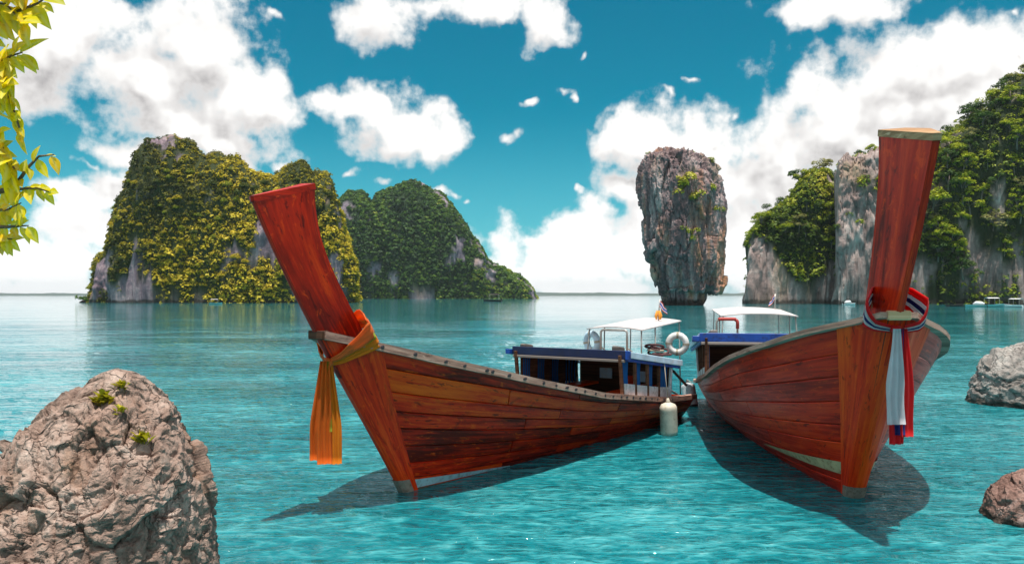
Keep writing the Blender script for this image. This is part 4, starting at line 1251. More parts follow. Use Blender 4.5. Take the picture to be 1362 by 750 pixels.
def cabin(root, H, cfg):
    P = H.P
    k0, k1 = 4.25, 6.45
    hwid = cfg.get('cab_w', 1.02)
    def roofz(k): return 1.52 + (k - k0) / (k1 - k0) * (1.24 - 1.52)
    # roof: slab with fascia boards
    def slab(name, ka, kb, y0, y1, zt, th, mat, bevel=0.008):
        mb = MB()
        p8 = [P(ka, y0, zt(ka) - th), P(kb, y0, zt(kb) - th), P(kb, y1, zt(kb) - th), P(ka, y1, zt(ka) - th), P(ka, y0, zt(ka)), P(kb, y0, zt(kb)), P(kb, y1, zt(kb)), P(ka, y1, zt(ka))]
        mb.hexa(p8)
        return mb.build(name, mat, root, bevel=bevel)
    roof = slab('cabin_roof', k0 + 0.03, k1 + 0.25, -hwid - 0.06, hwid + 0.06, lambda k: roofz(k) + 0.055, 0.05, 'wood_grey')
    slab('front_fascia', k0 - 0.03, k0 + 0.03, -hwid - 0.09, hwid + 0.09, lambda k: roofz(k) + 0.075, 0.145, cfg['fascia'])
    slab('front_moulding', k0 - 0.045, k0 + 0.02, -hwid - 0.07, hwid + 0.07, lambda k: roofz(k) - 0.075, 0.045, 'wood_grey')
    for sd in (1, -1):
        ya, yb = sd * (hwid + 0.06), sd * (hwid + 0.10)
        slab('side_fascia', k0 + 0.035, k1 + 0.27, min(ya, yb), max(ya, yb), lambda k: roofz(k) + 0.07, 0.11, 'paint_sky')
        ya, yb = sd * (hwid + 0.03), sd * (hwid + 0.075)
        slab('side_rail', k0 + 0.035, k1 + 0.2, min(ya, yb), max(ya, yb), lambda k: roofz(k) - 0.045, 0.05, 'paint_blue')
    # blue roof ear at the far front corner and knees on the roof
    slab('corner_block', k0 - 0.10, k0 + 0.06, -hwid - 0.19, -hwid - 0.095, lambda k: roofz(k) + 0.02, 0.09, 'paint_blue')
    slab('corner_block', k0 - 0.06, k0 + 0.10, hwid + 0.095, hwid + 0.13, lambda k: roofz(k) + 0.075, 0.15, 'paint_blue')
    slab('roof_knee', k0 + 0.0, k0 + 0.30, -hwid + 0.05, -hwid + 0.16, lambda k: roofz(k) + 0.13, 0.08, 'wood_grey', 0.02)
    slab('roof_knee', k0 + 0.0, k0 + 0.28, hwid - 0.18, hwid - 0.06, lambda k: roofz(k) + 0.15, 0.10, 'wood_grey', 0.02)
    # posts, sill panels, curtains
    ks = [k0 + 0.05, 4.80, 5.32, 5.84, 6.42]
    for sd in (1, -1):
        yy = lambda k: sd * min(hwid, float(H.at(k, 1.0, 1)[1]) / H.bf - 0.02)
        for c, k in enumerate(ks):
            zb = float(H.zg(np.array(k))) - 0.02; zt = roofz(k) + 0.005
            mb = MB(); a0, a1 = P(k, yy(k), zb), P(k - (0.10 if c == 0 else 0.03), sd * hwid, zt)
            w = 0.034
            mb.hexa([a0 + Vector((-w, -w * .7, 0)), a0 + Vector((w, -w * .7, 0)), a0 + Vector((w, w * .7, 0)), a0 + Vector((-w, w * .7, 0)), a1 + Vector((-w, -w * .7, 0)), a1 + Vector((w, -w * .7, 0)), a1 + Vector((w, w * .7, 0)), a1 + Vector((-w, w * .7, 0))])
            mb.build('post', 'wood_brown' if c < 4 else 'paint_white', root, bevel=0.006)
        for c in range(4):
            ka, kb = ks[c] + 0.05, ks[c + 1] - 0.05
            za, zb_ = float(H.zg(np.array(ka))) - 0.04, float(H.zg(np.array(kb))) - 0.04
            mb = MB(); t = 0.02
            pa, pb = P(ka, yy(ka), za), P(kb, yy(kb), zb_)
            hgt = 0.25
            mb.hexa([pa + Vector((0, -t, 0)), pb + Vector((0, -t, 0)), pb + Vector((0, t, 0)), pa + Vector((0, t, 0)), pa + Vector((0, -t, hgt)), pb + Vector((0, -t, hgt)), pb + Vector((0, t, hgt)), pa + Vector((0, t, hgt))])
            mb.build('sill_panel', 'paint_white', root, bevel=0.005)
            # gathered blue curtain hanging at the forward side of each opening
            kc0, kc1 = (ka + 0.02, ka + 0.27) if c < 3 else (ka + 0.02, kb - 0.02)
            rows = []
            for zq in np.linspace(0, 1, 6):
                row = []
                for e in np.linspace(0, 1, 13):
                    kk = kc0 + (kc1 - kc0) * e * (1 - 0.12 * math.sin(zq * 3.14))
                    zlo, zhi = float(H.zg(np.array(kk))) + 0.13, roofz(kk) - 0.05
                    q = P(kk, sd * (hwid - 0.05), zhi + (zlo - zhi) * zq); q.y += 0.014 * math.sin(e * 22)
                    row.append(q)
                rows.append(row)
            mb = MB(); strip(mb, rows); mb.build('curtain', 'curtain_blue', root, True)
    # weather boards close the far side
    yb_ = -hwid + 0.035
    mb = MB(); mb.hexa([P(ks[0], yb_, 0.75), P(ks[-1], yb_, 0.5), P(ks[-1], yb_ + 0.012, 0.5), P(ks[0], yb_ + 0.012, 0.75), P(ks[0], yb_, roofz(ks[0])), P(ks[-1], yb_, roofz(ks[-1])), P(ks[-1], yb_ + 0.012, roofz(ks[-1])), P(ks[0], yb_ + 0.012, roofz(ks[0]))])
    mb.build('weather_board', 'wood_brown', root)
    # rear bulkhead in the dark cabin
    zb = float(H.zg(np.array(6.5))) - 0.1
    mb = MB(); mb.hexa([P(6.46, -0.95, zb), P(6.5, -0.95, zb), P(6.5, 0.95, zb), P(6.46, 0.95, zb), P(6.46, -0.95, roofz(6.5)), P(6.5, -0.95, roofz(6.5)), P(6.5, 0.95, roofz(6.5)), P(6.46, 0.95, roofz(6.5))])
    mb.build('bulkhead', 'wood_brown', root)
    for (y, z, c) in ((-0.35, 0.98, 'paint_sky'), (0.2, 0.86, 'wood_red_new'), (0.45, 0.95, 'paint_sky')):
        mb = MB(); mb.box(P(6.42, y, z), (0.03, 0.26, 0.2)); mb.build('notice_board', c, root)
    for yb in (-0.62, 0.62):
        mb = MB(); mb.box(P(5.4, yb, 0.80), (1.9, 0.30, 0.05)); mb.build('bench', 'wood_red_old', root, bevel=0.006)
    # awning over the stern on thin pipes
    ac = cfg['awning']
    ka, kb, ya, yb, za, zb2 = ac
    rows_t = []
    for e in np.linspace(0, 1, 9):
        row = []
        for f in np.linspace(0, 1, 9):
            kk, y = ka + (kb - ka) * e, ya + (yb - ya) * f
            z = za + (zb2 - za) * e + 0.05 * (1 - (2 * f - 1) ** 2) - 0.02 * math.sin(e * 9.4) ** 2 * math.sin(f * 3.14)
            row.append(P(kk, y, z))
        rows_t.append(row)
    nr = 9
    mb = MB(); strip(mb, rows_t); strip(mb, [[q - Vector((0, 0, 0.02)) for q in r] for r in rows_t])
    edge = [rows_t[0][j] for j in range(9)] + [rows_t[i][8] for i in range(1, 9)] + [rows_t[8][j] for j in range(7, -1, -1)] + [rows_t[i][0] for i in range(7, 0, -1)]
    m = len(edge)
    mb.quadmesh(edge + [q - Vector((0, 0, 0.02)) for q in edge], [(i, (i + 1) % m, m + (i + 1) % m, m + i) for i in range(m)])
    mb.build('awning', 'canvas_white', root, True)
    for e in (0.03, 0.35, 0.97):
        for f in (0.03, 0.97):
            kk, y = ka + (kb - ka) * e, ya + (yb - ya) * f
            zt = za + (zb2 - za) * e - 0.01
            zbm = (roofz(kk) + 0.03) if kk < k1 + 0.2 else float(H.zg(np.array(kk)))
            mb = MB(); mb.tube([P(kk - (0.06 if e < 0.1 else 0), y * 1.05, zbm), P(kk, y, zt)], 0.014, 6); mb.build('awning_pole', 'pipe_metal', root, True)
    # hoop on the roof
    (hk, hy0, hy1, hz) = cfg['hoop']
    zr = roofz(hk) + 0.03
    pth = [P(hk, hy0, zr)]
    for t in np.linspace(0, 1, 6): pth.append(P(hk, hy0 + 0.06 * (1 - math.cos(t * 1.57)) , hz - 0.06 * (1 - math.sin(t * 1.57))))
    for t in np.linspace(0, 1, 6): pth.append(P(hk, hy1 - 0.06 * (1 - math.sin(t * 1.57)), hz - 0.06 * (1 - math.cos(t * 1.57))))
    pth.append(P(hk, hy1, zr))
    hoop = MB().tube(pth, 0.022, 8).build('hoop', 'pipe_metal', root, True)
    for y in (hy0, hy1):
        MB().tube([P(hk + 0.05, y, zr + 0.32 * (hz - zr)), P(hk + 0.42, y, zr)], 0.014, 6).build('hoop_brace', 'pipe_metal', root, True)
    if cfg['cap']:
        MB().tube([Vector(q) + Vector((0, 0, 0.004)) for q in pth[4:10]], 0.034, 8).build('hoop_padding', 'pipe_red', hoop, True)
        MB().tube([Vector(q) for q in pth[9:13]] + [Vector(pth[12]).lerp(Vector(pth[13]), 0.35)], 0.034, 8).build('hoop_padding', 'pipe_red', hoop, True)
    # longtail engine and its pole over the transom
    e0 = P(7.5, 0.0, float(H.zg(np.array(7.6))) + 0.22)
    en = MB(); en.box(e0, (0.42, 0.30, 0.26)); en.box(e0 + Vector((0.05, 0, 0.17)), (0.22, 0.22, 0.10)); en.build('engine', 'engine_dark', root, bevel=0.03)
    MB().tube([e0 + Vector((0.1, 0, 0.05)), e0 + Vector((-0.6, 0.05, -0.05)), e0 + Vector((-2.4, 0.2, -0.75))], 0.03, 8).build('propeller_shaft', 'pipe_metal', root, True)
    MB().tube([e0 + Vector((0.15, 0.15, 0.1)), e0 + Vector((0.4, 0.5, 0.42)), e0 + Vector((0.25, 0.72, 0.30)), e0 + Vector((-0.1, 0.85, 0.0))], 0.028, 8).build('exhaust_hose', 'engine_dark', root, True)

def world_of(root, q):
    return Matrix.LocRotScale(root.location, root.rotation_euler, (1, 1, 1)) @ Vector(q)

def fender(root, top, length, rad, mat, label, tilt=(0, 0), tip=None, rope_to=None):
    o = empty('fender', world_of(root, top))
    tag(o, label, 'fender')
    d = Vector((tilt[0], tilt[1], -1)).normalized()
    pth, rs = [], []
    for t in np.linspace(0, 1, 15):
        pth.append(d * (0.05 + t * length))
        e = abs(2 * t - 1)
        rs.append(rad * (1 - max(0, (e - 0.72) / 0.28) ** 2.2 * 0.80))
    MB().tube(pth, rs, 14).build('body', mat, o, True)
    MB().tube([Vector((0, 0, 0.02)), d * 0.03, d * 0.09], [0.02, 0.035, 0.045], 8).build('eye', mat if not tip else tip, o, True)
    if tip:
        MB().tube([pth[-3], pth[-2], pth[-1] + d * 0.01], [rs[-3] * 1.02, rs[-2] * 1.03, rs[-1] * 1.05], 14).build('end_cap', tip, o, True)
    if rope_to is not None:
        b = world_of(root, rope_to) - o.location
        mid = b * 0.5 + Vector((0, 0, -0.03))
        MB().tube([Vector((0, 0, 0.02)), mid, b], 0.008, 5).build('rope', 'rope_tan', o, True)
    return o

def life_ring(root, pos, R, r, axis, label, mat='ring_white'):
    o = empty('life_ring', world_of(root, pos)); tag(o, label, 'life ring')
    ax = Vector(axis).normalized(); u = ax.orthogonal().normalized(); w = ax.cross(u)
    pts = [(u * math.cos(a) + w * math.sin(a)) * R for a in np.linspace(0, 2 * math.pi, 24, endpoint=False)]
    MB().tube(pts, r, 10, closed=True).build('ring', mat, o, True)
    for a in (0.8, 2.37, 3.94, 5.51):
        MB().tube([(u * math.cos(a + da) + w * math.sin(a + da)) * R for da in (-0.12, 0, 0.12)], r * 1.06, 10, caps=False).build('band', 'rope_tan', o, True)
    return o

def flag(root, base, h, size, lean, label, garland=False, az=0.0):
    o = empty('flag', world_of(root, base)); tag(o, label, 'flag')
    top = Vector((lean[0] * h, lean[1] * h, h))
    MB().tube([Vector((0, 0, -0.03)), top], 0.012, 6).build('staff', 'pipe_metal', o, True)
    cols = ['flag_red', 'flag_white', 'flag_blue', 'flag_white', 'flag_red']; ws = [1, 1, 2, 1, 1]
    d = Vector((math.cos(az), math.sin(az), -0.85)).normalized()
    acc_ = 0
    for c, w in zip(cols, ws):
        rows = []
        for e in (acc_, acc_ + w):
            st = top * (1 - 0.055 * e * size / 0.28)
            row = []
            for t in np.linspace(0, 1, 8):
                q = st + d * (t * size) + Vector((0, 0, 0))
                q += Vector((-math.sin(az), math.cos(az), 0)) * (0.035 * math.sin(t * 6 + e * 0.3) * t)
                row.append(q)
            rows.append(row)
        acc_ += w
        mb = MB(); strip(mb, rows); mb.build('flag_stripe', c, o, True)
    if garland:
        for k in range(5):
            a = k * 1.25
            MB().tube([Vector((math.cos(a) * .045, math.sin(a) * .045, 0.02)), Vector((math.cos(a) * .06, math.sin(a) * .06, 0.09)), Vector((math.cos(a) * .03, math.sin(a) * .03, 0.2))], [0.012, 0.026, 0.012], 7).build('garland_tuft', 'garland_orange', o, True)
    return o

def rope_coil(root, pos, label):
    o = empty('rope_coil', world_of(root, pos)); tag(o, label, 'rope')
    r = random.Random(5)
    for k in range(6):
        R = r.uniform(0.10, 0.2); c = Vector((r.uniform(-.08, .08), r.uniform(-.08, .08), 0.03 + 0.035 * k)); tl = r.uniform(-.35, .35)
        MB().tube([c + Vector((math.cos(a) * R, math.sin(a) * R * 0.9, math.cos(a + k) * R * tl)) for a in np.linspace(0, 6.283, 18, endpoint=False)], 0.022, 6, closed=True).build('loop', 'rope_dark' if k % 3 else 'rope_tan', o, True)

# --- left boat
SH_L = ([-1.6, -1.395, -0.97, 0.0, 1.59, 3.56, 6.1, 7.9], [2.13, 2.06, 1.945, 1.69, 1.335, 0.94, 0.60, 0.46])
SH_R = ([-1.6, -1.395, -0.97, 0.0, 1.59, 3.56, 6.1, 7.9], [2.12, 2.04, 1.93, 1.68, 1.36, 0.96, 0.58, 0.42])
HL = Hull(1.0, 1.0, 1.0, SH_L, (0.20, 0.13))
foot_L = at(535, 655, depth_of_waterline(655)); foot_L.z = 0
aL = Vector((0.55, 0.835, 0)).normalized()
boat_L = longtail(foot_L, -aL, HL, 'wood_red_old', 'weathered red wooden longtail boat with orange and yellow sash on its prow',
                  dict(seed=3, strakes=9, uneven=0.010, seam=0.012, shoe=0.22, blade_w=0.64, rail=1.0, blade_fwd=0.09, cap=False, bolts=26,
                       stripe=((0.150, 0.205), 0.24, 'stripe_blue'), bottom=0.148, fascia='paint_navy',
                       awning=(6.05, 8.05, -0.58, 0.58, 1.86, 1.98), hoop=(5.75, -0.12, 0.42, 1.86)))
HR = Hull(1.36, 1.125, 1.17, SH_R, (0.15, 0.10), 0.64)
foot_R = at(1138, 662, depth_of_waterline(662)); foot_R.z = 0
aR = Vector((0.155, 0.988, 0)).normalized()
boat_R = longtail(foot_R, -aR, HR, 'wood_red_new', 'glossy red wooden longtail boat with red white and blue sash on its prow',
                  dict(seed=9, strakes=9, uneven=0.0018, seam=0.0035, shoe=0.20, blade_w=1.0, rail=0.68, blade_fwd=0.02, cap=True, bolts=0,
                       stripe=((0.26, 0.33), 0.26, 'stripe_cream'), bottom=0.10, fascia='paint_blue',
                       awning=(6.05, 7.9, -0.66, 0.50, 1.84, 1.93), hoop=(5.2, -0.80, -0.50, 1.80)))

# --- things on and at the boats
fender(boat_L, HL.at(5.75, 1.0, 1, 0.20), 0.66, 0.155, 'fender_white', 'white sausage fender hanging from the rail of the weathered boat', (0.06, 0.10), None, HL.P(5.9, 1.08, 1.36))
fender(boat_R, HR.at(7.0, 1.0, -1, 0.16), 0.62, 0.16, 'fender_grey', 'grey fender with black end between the two boats', (0.1, -0.35), 'fender_black', HR.at(6.8, 1.0, -1, 0.03))
life_ring(boat_L, HL.P(7.1, 0.86, 1.56), 0.165, 0.066, (0.25, 1, 0.05), 'white life ring hung under the awning edge by the rope coil')
life_ring(boat_L, HL.P(6.35, -0.62, 1.58), 0.17, 0.065, (0.9, 0.6, 0.1), 'bluish white life ring leaning at the front pole of the awning', 'paint_sky')
rope_coil(boat_L, HL.P(6.7, 0.62, 1.31), 'tangled dark rope coil lying on the cabin roof')
flag(boat_L, HL.P(7.6, 0.25, 1.99), 0.42, 0.26, (0.05, -0.1), 'striped flag with orange garland standing on the pale awning', True, -1.0)
flag(boat_R, HR.P(7.8, 0.40, 1.88), 0.42, 0.26, (0.0, 0.0), 'small striped flag on the awning of the glossy boat', False, 1.9)

def sash(root, H, label, bands, tails, zk, reach, wdir):
    """cloth tied round the prow: bands wrap the stem, tails hang from the knot"""
    o = empty('prow_sash', root.location, root.rotation_euler.z); tag(o, label, 'sash')
    tk = float(stem_t(np.array(zk)))
    for (mat, dz, w) in bands:
        for side in (1, -1):
            pth, wds, ws = [], [], []
            N = 16
            for i in range(N + 1):
                e = i / N
                # from the knot along the bow flank up to the rail, then over it to the back of the blade
                if e < 0.72:
                    f = e / 0.72
                    z = zk + (2.03 - zk) * f + dz * (0.25 + 0.75 * f)
                    t = float(stem_t(np.array(z))) - reach * f
                    v = min(1.0, (z + 0.25) / (float(H.zg(np.array(-t))) + 0.25))
                    y = float(H.breadth(np.array(max(0.0, float(stem_t(np.array(z))) - t)), np.array(v))) + 0.05 + 0.03 * math.sin(f * 3.14)
                    if f < 0.12: y = 0.05 + (y - 0.05) * f / 0.12
                    q = Vector((t * H.lf + 0.05 * (1 - f), side * y * H.bf, z * H.hf))
                else:
                    f = (e - 0.72) / 0.28
                    a_ = pth[int(0.72 * N)]
                    b_ = Vector((rear_t(2.2) * H.lf - 0.10, side * 0.02, (2.16 + dz * 0.5) * H.hf))
                    q = a_.lerp(b_, f) + Vector((0, 0, 0.10 * math.sin(f * 3.14)))
                pth.append(q)
                wds.append(Vector((0.45, 0, 1)).normalized() if e < 0.7 else Vector((0.7, 0, 0.7)).normalized())
                ws.append(w * (0.30 + 0.70 * min(1, e * 1.6)))
            ribbon('band', pth, wds, ws, mat, o, 0.006, 0.010, 2, 8, int(dz * 100) + side)
    # knot
    kx = tk * H.lf + 0.07
    MB().tube([Vector((kx - 0.03, -0.05, zk * H.hf + 0.03)), Vector((kx, 0, zk * H.hf)), Vector((kx - 0.02, 0.05, zk * H.hf - 0.03))], [0.035, 0.055, 0.035], 8).build('knot', bands[0][0], o, True)
    for q, (mat, y0, y1, w0, w1, L, dx) in enumerate(tails):
        pth, ws = [], []
        wv = Vector((wdir[0], wdir[1], 0)).normalized()
        for i in range(15):
            e = i / 14
            pth.append(Vector((kx + 0.03, 0, zk * H.hf + 0.02 - L * e)) + wv * (y0 + (y1 - y0) * min(1, e * 1.5)) + Vector((wv.y, -wv.x, 0)) * (dx * (0.3 + 0.7 * e) + 0.015 * math.sin(e * 5 + q)))
            ws.append(w0 + (w1 - w0) * min(1, e * 1.7))
        ribbon('tail', pth, wv, ws, mat, o, 0.006, 0.020, 2.5, 14, q + 3)
    return o
sash(boat_L, HL, 'orange and yellow cloth sash knotted round the weathered prow',
     [('cloth_salmon', 0.10, 0.20), ('cloth_lime', 0.012, 0.03), ('cloth_yellow', -0.05, 0.13)],
     [('cloth_orange', -0.03, -0.10, 0.07, 0.16, 1.12, 0.0), ('cloth_orange', 0.0, -0.02, 0.08, 0.16, 1.16, 0.035), ('cloth_lime', 0.02, 0.05, 0.02, 0.03, 0.80, 0.015), ('cloth_yellow', 0.04, 0.11, 0.06, 0.13, 1.17, 0.0)], 1.74, 0.44, (-0.75, 0.65))
sash(boat_R, HR, 'red white and blue cloth sash tied round the glossy prow',
     [('cloth_red', 0.14, 0.10), ('cloth_white', 0.075, 0.05), ('cloth_blue', 0.03, 0.055), ('cloth_white', -0.015, 0.045), ('cloth_red', -0.06, 0.06)],
     [('cloth_red', 0.06, 0.10, 0.07, 0.15, 1.12, 0.0), ('cloth_white', -0.04, -0.06, 0.08, 0.20, 0.98, 0.06), ('cloth_blue', 0.03, 0.03, 0.05, 0.14, 1.10, -0.02), ('cloth_red', 0.0, 0.0, 0.05, 0.16, 1.20, -0.05)], 1.90, 0.14, (-0.3, 0.95))

# ------------------------------------------------------------------ overhanging branch with yellow leaves, tree standing on the bank outside the frame
def leaf_mesh(k):
    r = random.Random(40 + k)
    n = 7; V = []; UV = []
    curl = r.uniform(-0.25, 0.35)
    for i in range(n):
        e = i / (n - 1)
        w = 0.30 * math.sin(math.pi * min(1, e ** 0.8 * 1.0)) * (1 - 0.25 * e) if 0 < i < n - 1 else 0.004
        z = -0.22 * e * e * (1 + curl)
        for sgn in (-1, 0, 1):
            V.append((e, sgn * w, z + (0.10 * abs(sgn) * w * 2.2))); UV.append((e, sgn * w))
    F = [(i * 3 + c, i * 3 + c + 1, i * 3 + c + 4, i * 3 + c + 3) for i in range(n - 1) for c in range(2)]
    return mesh_from('leaf', V, F, 'leaf_yellow', True, UV)
def build_branch_tree():
    LEAF = [leaf_mesh(k) for k in range(4)]
    bank = [(760, 0, 1), ]
    tx, ty = -3.55, 3.55
    root = empty('tree', (tx, ty, 0.55))
    tag(root, 'yellow leaved tree reaching its branches in over the water', 'tree')
    def loc(px, py, Y): return at(px, py, Y) - root.location
    r = random.Random(12)
    MB().tube([Vector((0, 0, -0.25)), Vector((0.08, 0.02, 0.6)), Vector((0.02, -0.04, 1.5)), Vector((0.14, -0.05, 2.4)), Vector((0.2, -0.1, 3.4))], [0.13, 0.10, 0.085, 0.065, 0.03], 10).build('trunk', 'bark', root, True)
    limbs = [  # (points in photograph pixels and depth)
        ([(-330, 120, 3.5), (-180, 60, 3.3), (-70, 30, 3.2), (0, 22, 3.15), (44, 4, 3.1), (60, -10, 3.1)], 40),
        ([(-180, 60, 3.3), (-90, -30, 3.2), (-20, -40, 3.15), (20, -12, 3.1)], 22),
        ([(-330, 210, 3.5), (-150, 170, 3.3), (-60, 130, 3.2), (-12, 120, 3.15), (12, 150, 3.1), (22, 185, 3.1)], 44),
        ([(-150, 170, 3.3), (-60, 190, 3.2), (-10, 200, 3.15), (12, 225, 3.1)], 26),
        ([(-330, 330, 3.5), (-150, 290, 3.3), (-40, 262, 3.2), (10, 250, 3.15), (30, 222, 3.1), (44, 208, 3.1), (64, 206, 3.08)], 20),
        ([(-40, 262, 3.2), (14, 252, 3.15), (40, 250, 3.1), (60, 256, 3.08)], 14),
        ([(-150, 290, 3.3), (-50, 300, 3.2), (0, 302, 3.15), (30, 300, 3.1)], 26),
        ([(-40, 275, 3.2), (0, 280, 3.15), (20, 270, 3.1)], 16),
        ([(-60, 130, 3.2), (-20, 90, 3.15), (8, 74, 3.1), (22, 70, 3.1)], 26),
        ([(-70, 30, 3.2), (-30, 50, 3.18), (-8, 90, 3.12), (4, 130, 3.08)], 34),
        ([(-60, 130, 3.22), (-30, 150, 3.2), (-6, 190, 3.12), (6, 235, 3.08)], 30),
        ([(-50, 300, 3.2), (-20, 315, 3.15), (8, 318, 3.12)], 16),
        ([(-90, -30, 3.25), (-40, 0, 3.2), (0, 6, 3.12), (26, 34, 3.08)], 30),
    ]
    leaves = []
    for pts, nl in limbs:
        pts = [(x + 8 * (x > -80), y, Y) for x, y, Y in pts]
        path = [loc(*q) for q in pts]
        if pts[0][0] < -300: path = [Vector((0.1, -0.02, path[0].z))] + path[1:]
        MB().tube(path, list(np.linspace(0.016 if pts[0][0] < -100 else 0.008, 0.0022, len(path))), 6).build('branch', 'bark', root, True)
        segs = [(path[i + 1] - path[i]).length for i in range(len(path) - 1)]
        tot = sum(segs)
        vis = next(i for i, q in enumerate(pts) if q[0] > -75)
        f0 = sum(segs[:max(0, vis - 1)]) / tot + 0.02
        nl = int(nl * 1.45)
        for q in range(nl):
            d = tot * (f0 + (1 - f0) * (q + r.random() * 0.6) / nl)
            i = 0
            while i < len(segs) - 1 and d > segs[i]: d -= segs[i]; i += 1
            p = path[i].lerp(path[i + 1], min(1.0, d / segs[i]))
            t = (path[i + 1] - path[i]).normalized()
            side = 1 if q % 2 else -1
            out = (t * r.uniform(0.3, 0.9) + Vector((0, r.uniform(-0.6, 0.3), side * r.uniform(0.3, 0.9))) + Vector((0, 0, -0.35))).normalized()
            up = (Vector((r.gauss(0, 0.5), -1.0 + r.gauss(0, 0.5), 0.6))).normalized()
            y = up.cross(out).normalized(); z = out.cross(y)
            sc = r.uniform(0.06, 0.10) * (1.2 if pts[0][1] < 140 else 0.8)
            M = Matrix((out, y, z)).transposed().to_4x4()
            stalk = p + out * 0.010
            leaves.append((p + out * 0.004, M, sc, r.randrange(4)))
    # the rest of the crown, outside the photograph
    for q in range(16):
        z0 = 0.9 + 1.9 * q / 16; an = q * 2.4
        if math.cos(an) > 0.5: an += 1.6
        L = 0.75 * (1 - 0.25 * q / 16)
        st = Vector((0.08, -0.02, z0)); tip = st + Vector((math.cos(an) * L, math.sin(an) * L, 0.35))
        path = [st, st.lerp(tip, 0.5) + Vector((0, 0, 0.1)), tip]
        MB().tube(path, [0.018, 0.010, 0.003], 6).build('branch', 'bark', root, True)
        for k in range(42):
            e = 0.25 + 0.8 * k / 42
            p = (path[0].lerp(path[1], e * 2) if e < 0.5 else path[1].lerp(path[2], min(1.05, e * 2 - 1))) + Vector((r.gauss(0, .07), r.gauss(0, .07), r.gauss(0, .07)))
            wp = p + root.location
            if wp.y > 0 and HX + wp.x / wp.y * FPX > -70: continue
            out = Vector((r.gauss(0, 1), r.gauss(0, 1), r.gauss(-0.4, 0.5))).normalized()
            y = Vector((r.gauss(0, .4), r.gauss(0, .4), 1)).cross(out).normalized(); z = out.cross(y)
            leaves.append((p, Matrix((out, y, z)).transposed().to_4x4(), r.uniform(0.06, 0.10), r.randrange(4)))
    def seen(lf):
        wp = lf[0] + root.location
        return HX + wp.x / wp.y * FPX if wp.y > 0.5 else -9999
    leaves.sort(key=lambda lf: -seen(lf))
    for (p, M, sc, k) in leaves[:290]:
        o = add('leaf', LEAF[k], root)
        o.location = p; o.rotation_euler = M.to_euler(); o.scale = (sc, sc, sc)
    V, F, UV = [], [], []
    for (p, M, sc, k) in leaves[290:]:
        n0 = len(V)
        lay = LEAF[k].uv_layers[0].data
        V += [tuple(p + (M.to_3x3() @ v.co) * sc) for v in LEAF[k].vertices]
        UV += [(v.co.x, v.co.y) for v in LEAF[k].vertices]
        F += [tuple(n0 + i for i in f.vertices) for f in LEAF[k].polygons]
    o = add('foliage', mesh_from('foliage', V, F, 'leaf_yellow', True, UV), root); o['kind'] = 'stuff'
    # the bank rock it grows from
    V = [(-1, 0, 0)]
    rows = [(860, -560, -215), (760, -540, -225), (680, -520, -240), (620, -490, -270), (580, -450, -300), (560, -420, -330), (556, -400, -350)]
    P = outline_rock(rows, 3.6, 0.9, 120, 70, 0, 22.0, 0.05, 1.6, 0.9, 0.8, 0.0, 0.4)
    P[..., 2] -= 0.05
    build_rock('boulder', P, 'rock_boulder', 'brown bank boulder carrying the yellow leaved tree', 'boulder')
build_branch_tree()

# ------------------------------------------------------------------ small craft far off
def small_boat(px, py, length, rz, hullmat, label, canopy=None, group=None, cover=None, engine=True, Y=None):
    Y = Y or depth_of_waterline(py)
    b = at(px, py, Y); b.z = 0
    o = empty('motor_boat', b, rz); tag(o, label, 'boat', group)
    L = length; rows = []
    for e in np.linspace(0, 1, 12):
        x = (e - 0.5) * L
        w = 0.17 * L * (1 - max(0, (e - 0.45) / 0.55) ** 2.2) + 0.01
        sh = 0.10 * L + 0.09 * L * max(0, e - 0.4) ** 1.5
        rows.append([(x + 0.02 * L * e, w, sh), (x, w * 0.85, sh * 0.35), (x, w * 0.3, -0.1), (x, -w * 0.3, -0.1), (x, -w * 0.85, sh * 0.35), (x + 0.02 * L * e, -w, sh)])
    mb = MB(); strip(mb, rows); mb.quadmesh(rows[0], [(0, 1, 2, 3, 4, 5)])
    mb.build('hull', hullmat, o, True)
    mb = MB(); strip(mb, [[(r[0][0], r[0][1] * 0.92, r[0][2] - 0.04 * L), (r[5][0], r[5][1] * 0.92, r[5][2] - 0.04 * L)] for r in rows]); mb.build('deck', 'wood_grey', o)
    if canopy:
        z = 0.40 * L
        mb = MB(); strip(mb, [[(x, -0.15 * L, z - 0.02 * L), (x, 0, z + 0.015 * L), (x, 0.15 * L, z - 0.02 * L)] for x in (-0.38 * L, -0.1 * L, 0.18 * L)]); mb.build('canopy', canopy, o)
        for x in (-0.36 * L, 0.16 * L):
            for y in (-0.14 * L, 0.14 * L):
                MB().tube([(x, y, 0.08 * L), (x, y, z - 0.018 * L)], 0.008 * L, 5).build('canopy_pole', 'pipe_metal', o)
    if cover:
        mb = MB(); mb.tube([(-0.42 * L, 0, 0.16 * L), (-0.25 * L, 0, 0.18 * L), (0.0, 0, 0.19 * L), (0.15 * L, 0, 0.15 * L)], [0.05 * L, 0.12 * L, 0.12 * L, 0.03 * L], 9); mb.build('cover', cover, o, True)
    if engine:
        mb = MB(); mb.box((-0.52 * L, 0, 0.13 * L), (0.06 * L, 0.07 * L, 0.13 * L)); mb.box((-0.54 * L, 0, 0.0), (0.03 * L, 0.03 * L, 0.16 * L)); mb.build('outboard_motor', 'engine_dark', o, bevel=0.02)
    return o
small_boat(1271, 407.5, 4.4, 0.25, 'boat_dark', 'low dark rowing boat moored under the overgrown cliff', None, None, None, False)
small_boat(1298, 408.0, 4.0, 2.6, 'boat_teal', 'pale teal dinghy with a rounded white cover by the cliff', None, None, 'boat_white')
small_boat(1322, 408.0, 5.0, 0.15, 'boat_teal', 'pale teal boat with white canopy moored by the cliff', 'boat_white')
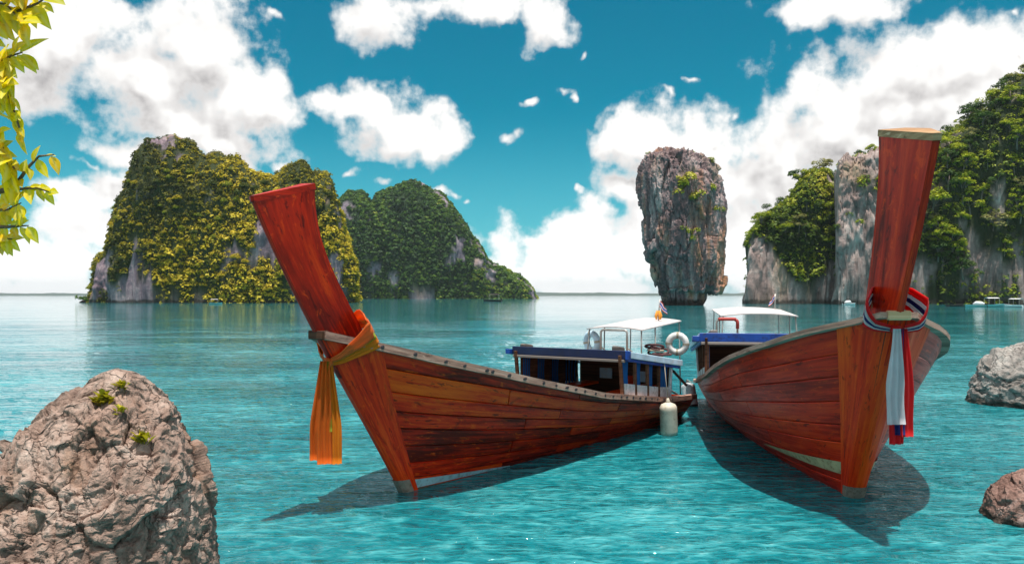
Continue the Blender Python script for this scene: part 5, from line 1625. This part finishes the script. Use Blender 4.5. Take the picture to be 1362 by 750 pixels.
small_boat(1349, 408.5, 4.6, 1.9, 'boat_white', 'white speedboat with white canopy showing its bow', 'boat_white', None, None)
small_boat(1130, 405.5, 4.0, 0.4, 'boat_white', 'little white boat moored at the foot of the limestone tower', None, None, 'boat_white')
small_boat(655, 401.2, 7.5, 3.0, 'boat_dark', 'dark open boat crossing the bay before the dark green hill', 'boat_dark', Y=330)
small_boat(287, 404.6, 3.6, 0.1, 'boat_teal', 'small pale boat at the foot of the golden island', 'canvas_white', Y=232)

# ------------------------------------------------------------------ faint far hills on the horizon
def far_hills():
    px = np.linspace(-200, 1420, 240)
    q = np.stack([px * 0.012, px * 0, px * 0], -1)
    h = 3.2 + 5.0 * np.clip(fbm(q + 5, 4) + 0.15, 0, 1) + 1.0 * fbm(q * 6, 2)
    Y = 6700.0
    rows = []
    for e, k in ((-260, 0.0), (-170, 0.55), (-70, 0.9), (0, 1.0), (120, 0.8), (300, 0.0)):
        rows.append([((x - HX) / FPX * Y, Y + e, -3 + k * (hh / FPX * Y + 3)) for x, hh in zip(px, h)])
    P = np.array(rows)
    me = mesh_from('hills', P.reshape(-1, 3), grid_faces(6, len(px)), 'rock_far', True, attrs={'veg': np.ones(P.shape[:2]).reshape(-1)})
    tag(add('hills', me), 'faint low hills along the far horizon', kind='structure')
far_hills()
def haze_box():
    m = bpy.data.materials.new('haze'); m.use_nodes = True
    t = NT(m.node_tree); m.node_tree.nodes.clear()
    out = t.new('ShaderNodeOutputMaterial'); v = t.new('ShaderNodeVolumePrincipled')
    v.inputs['Color'].default_value = (0.80, 0.90, 0.97, 1)
    v.inputs['Density'].default_value = HAZE
    v.inputs['Anisotropy'].default_value = 0.2
    t.l.new(v.outputs[0], out.inputs['Volume'])
    mb = MB(); mb.box((0, 0, 54), (14400, 14400, 114))
    o = mb.build('haze', None) if False else add('haze', mesh_from('haze', mb.v, mb.f))
    o.data.materials.append(m)
    tag(o, 'thin pale sea haze over the bay', kind='stuff')
HAZE = 0.00008
haze_box()
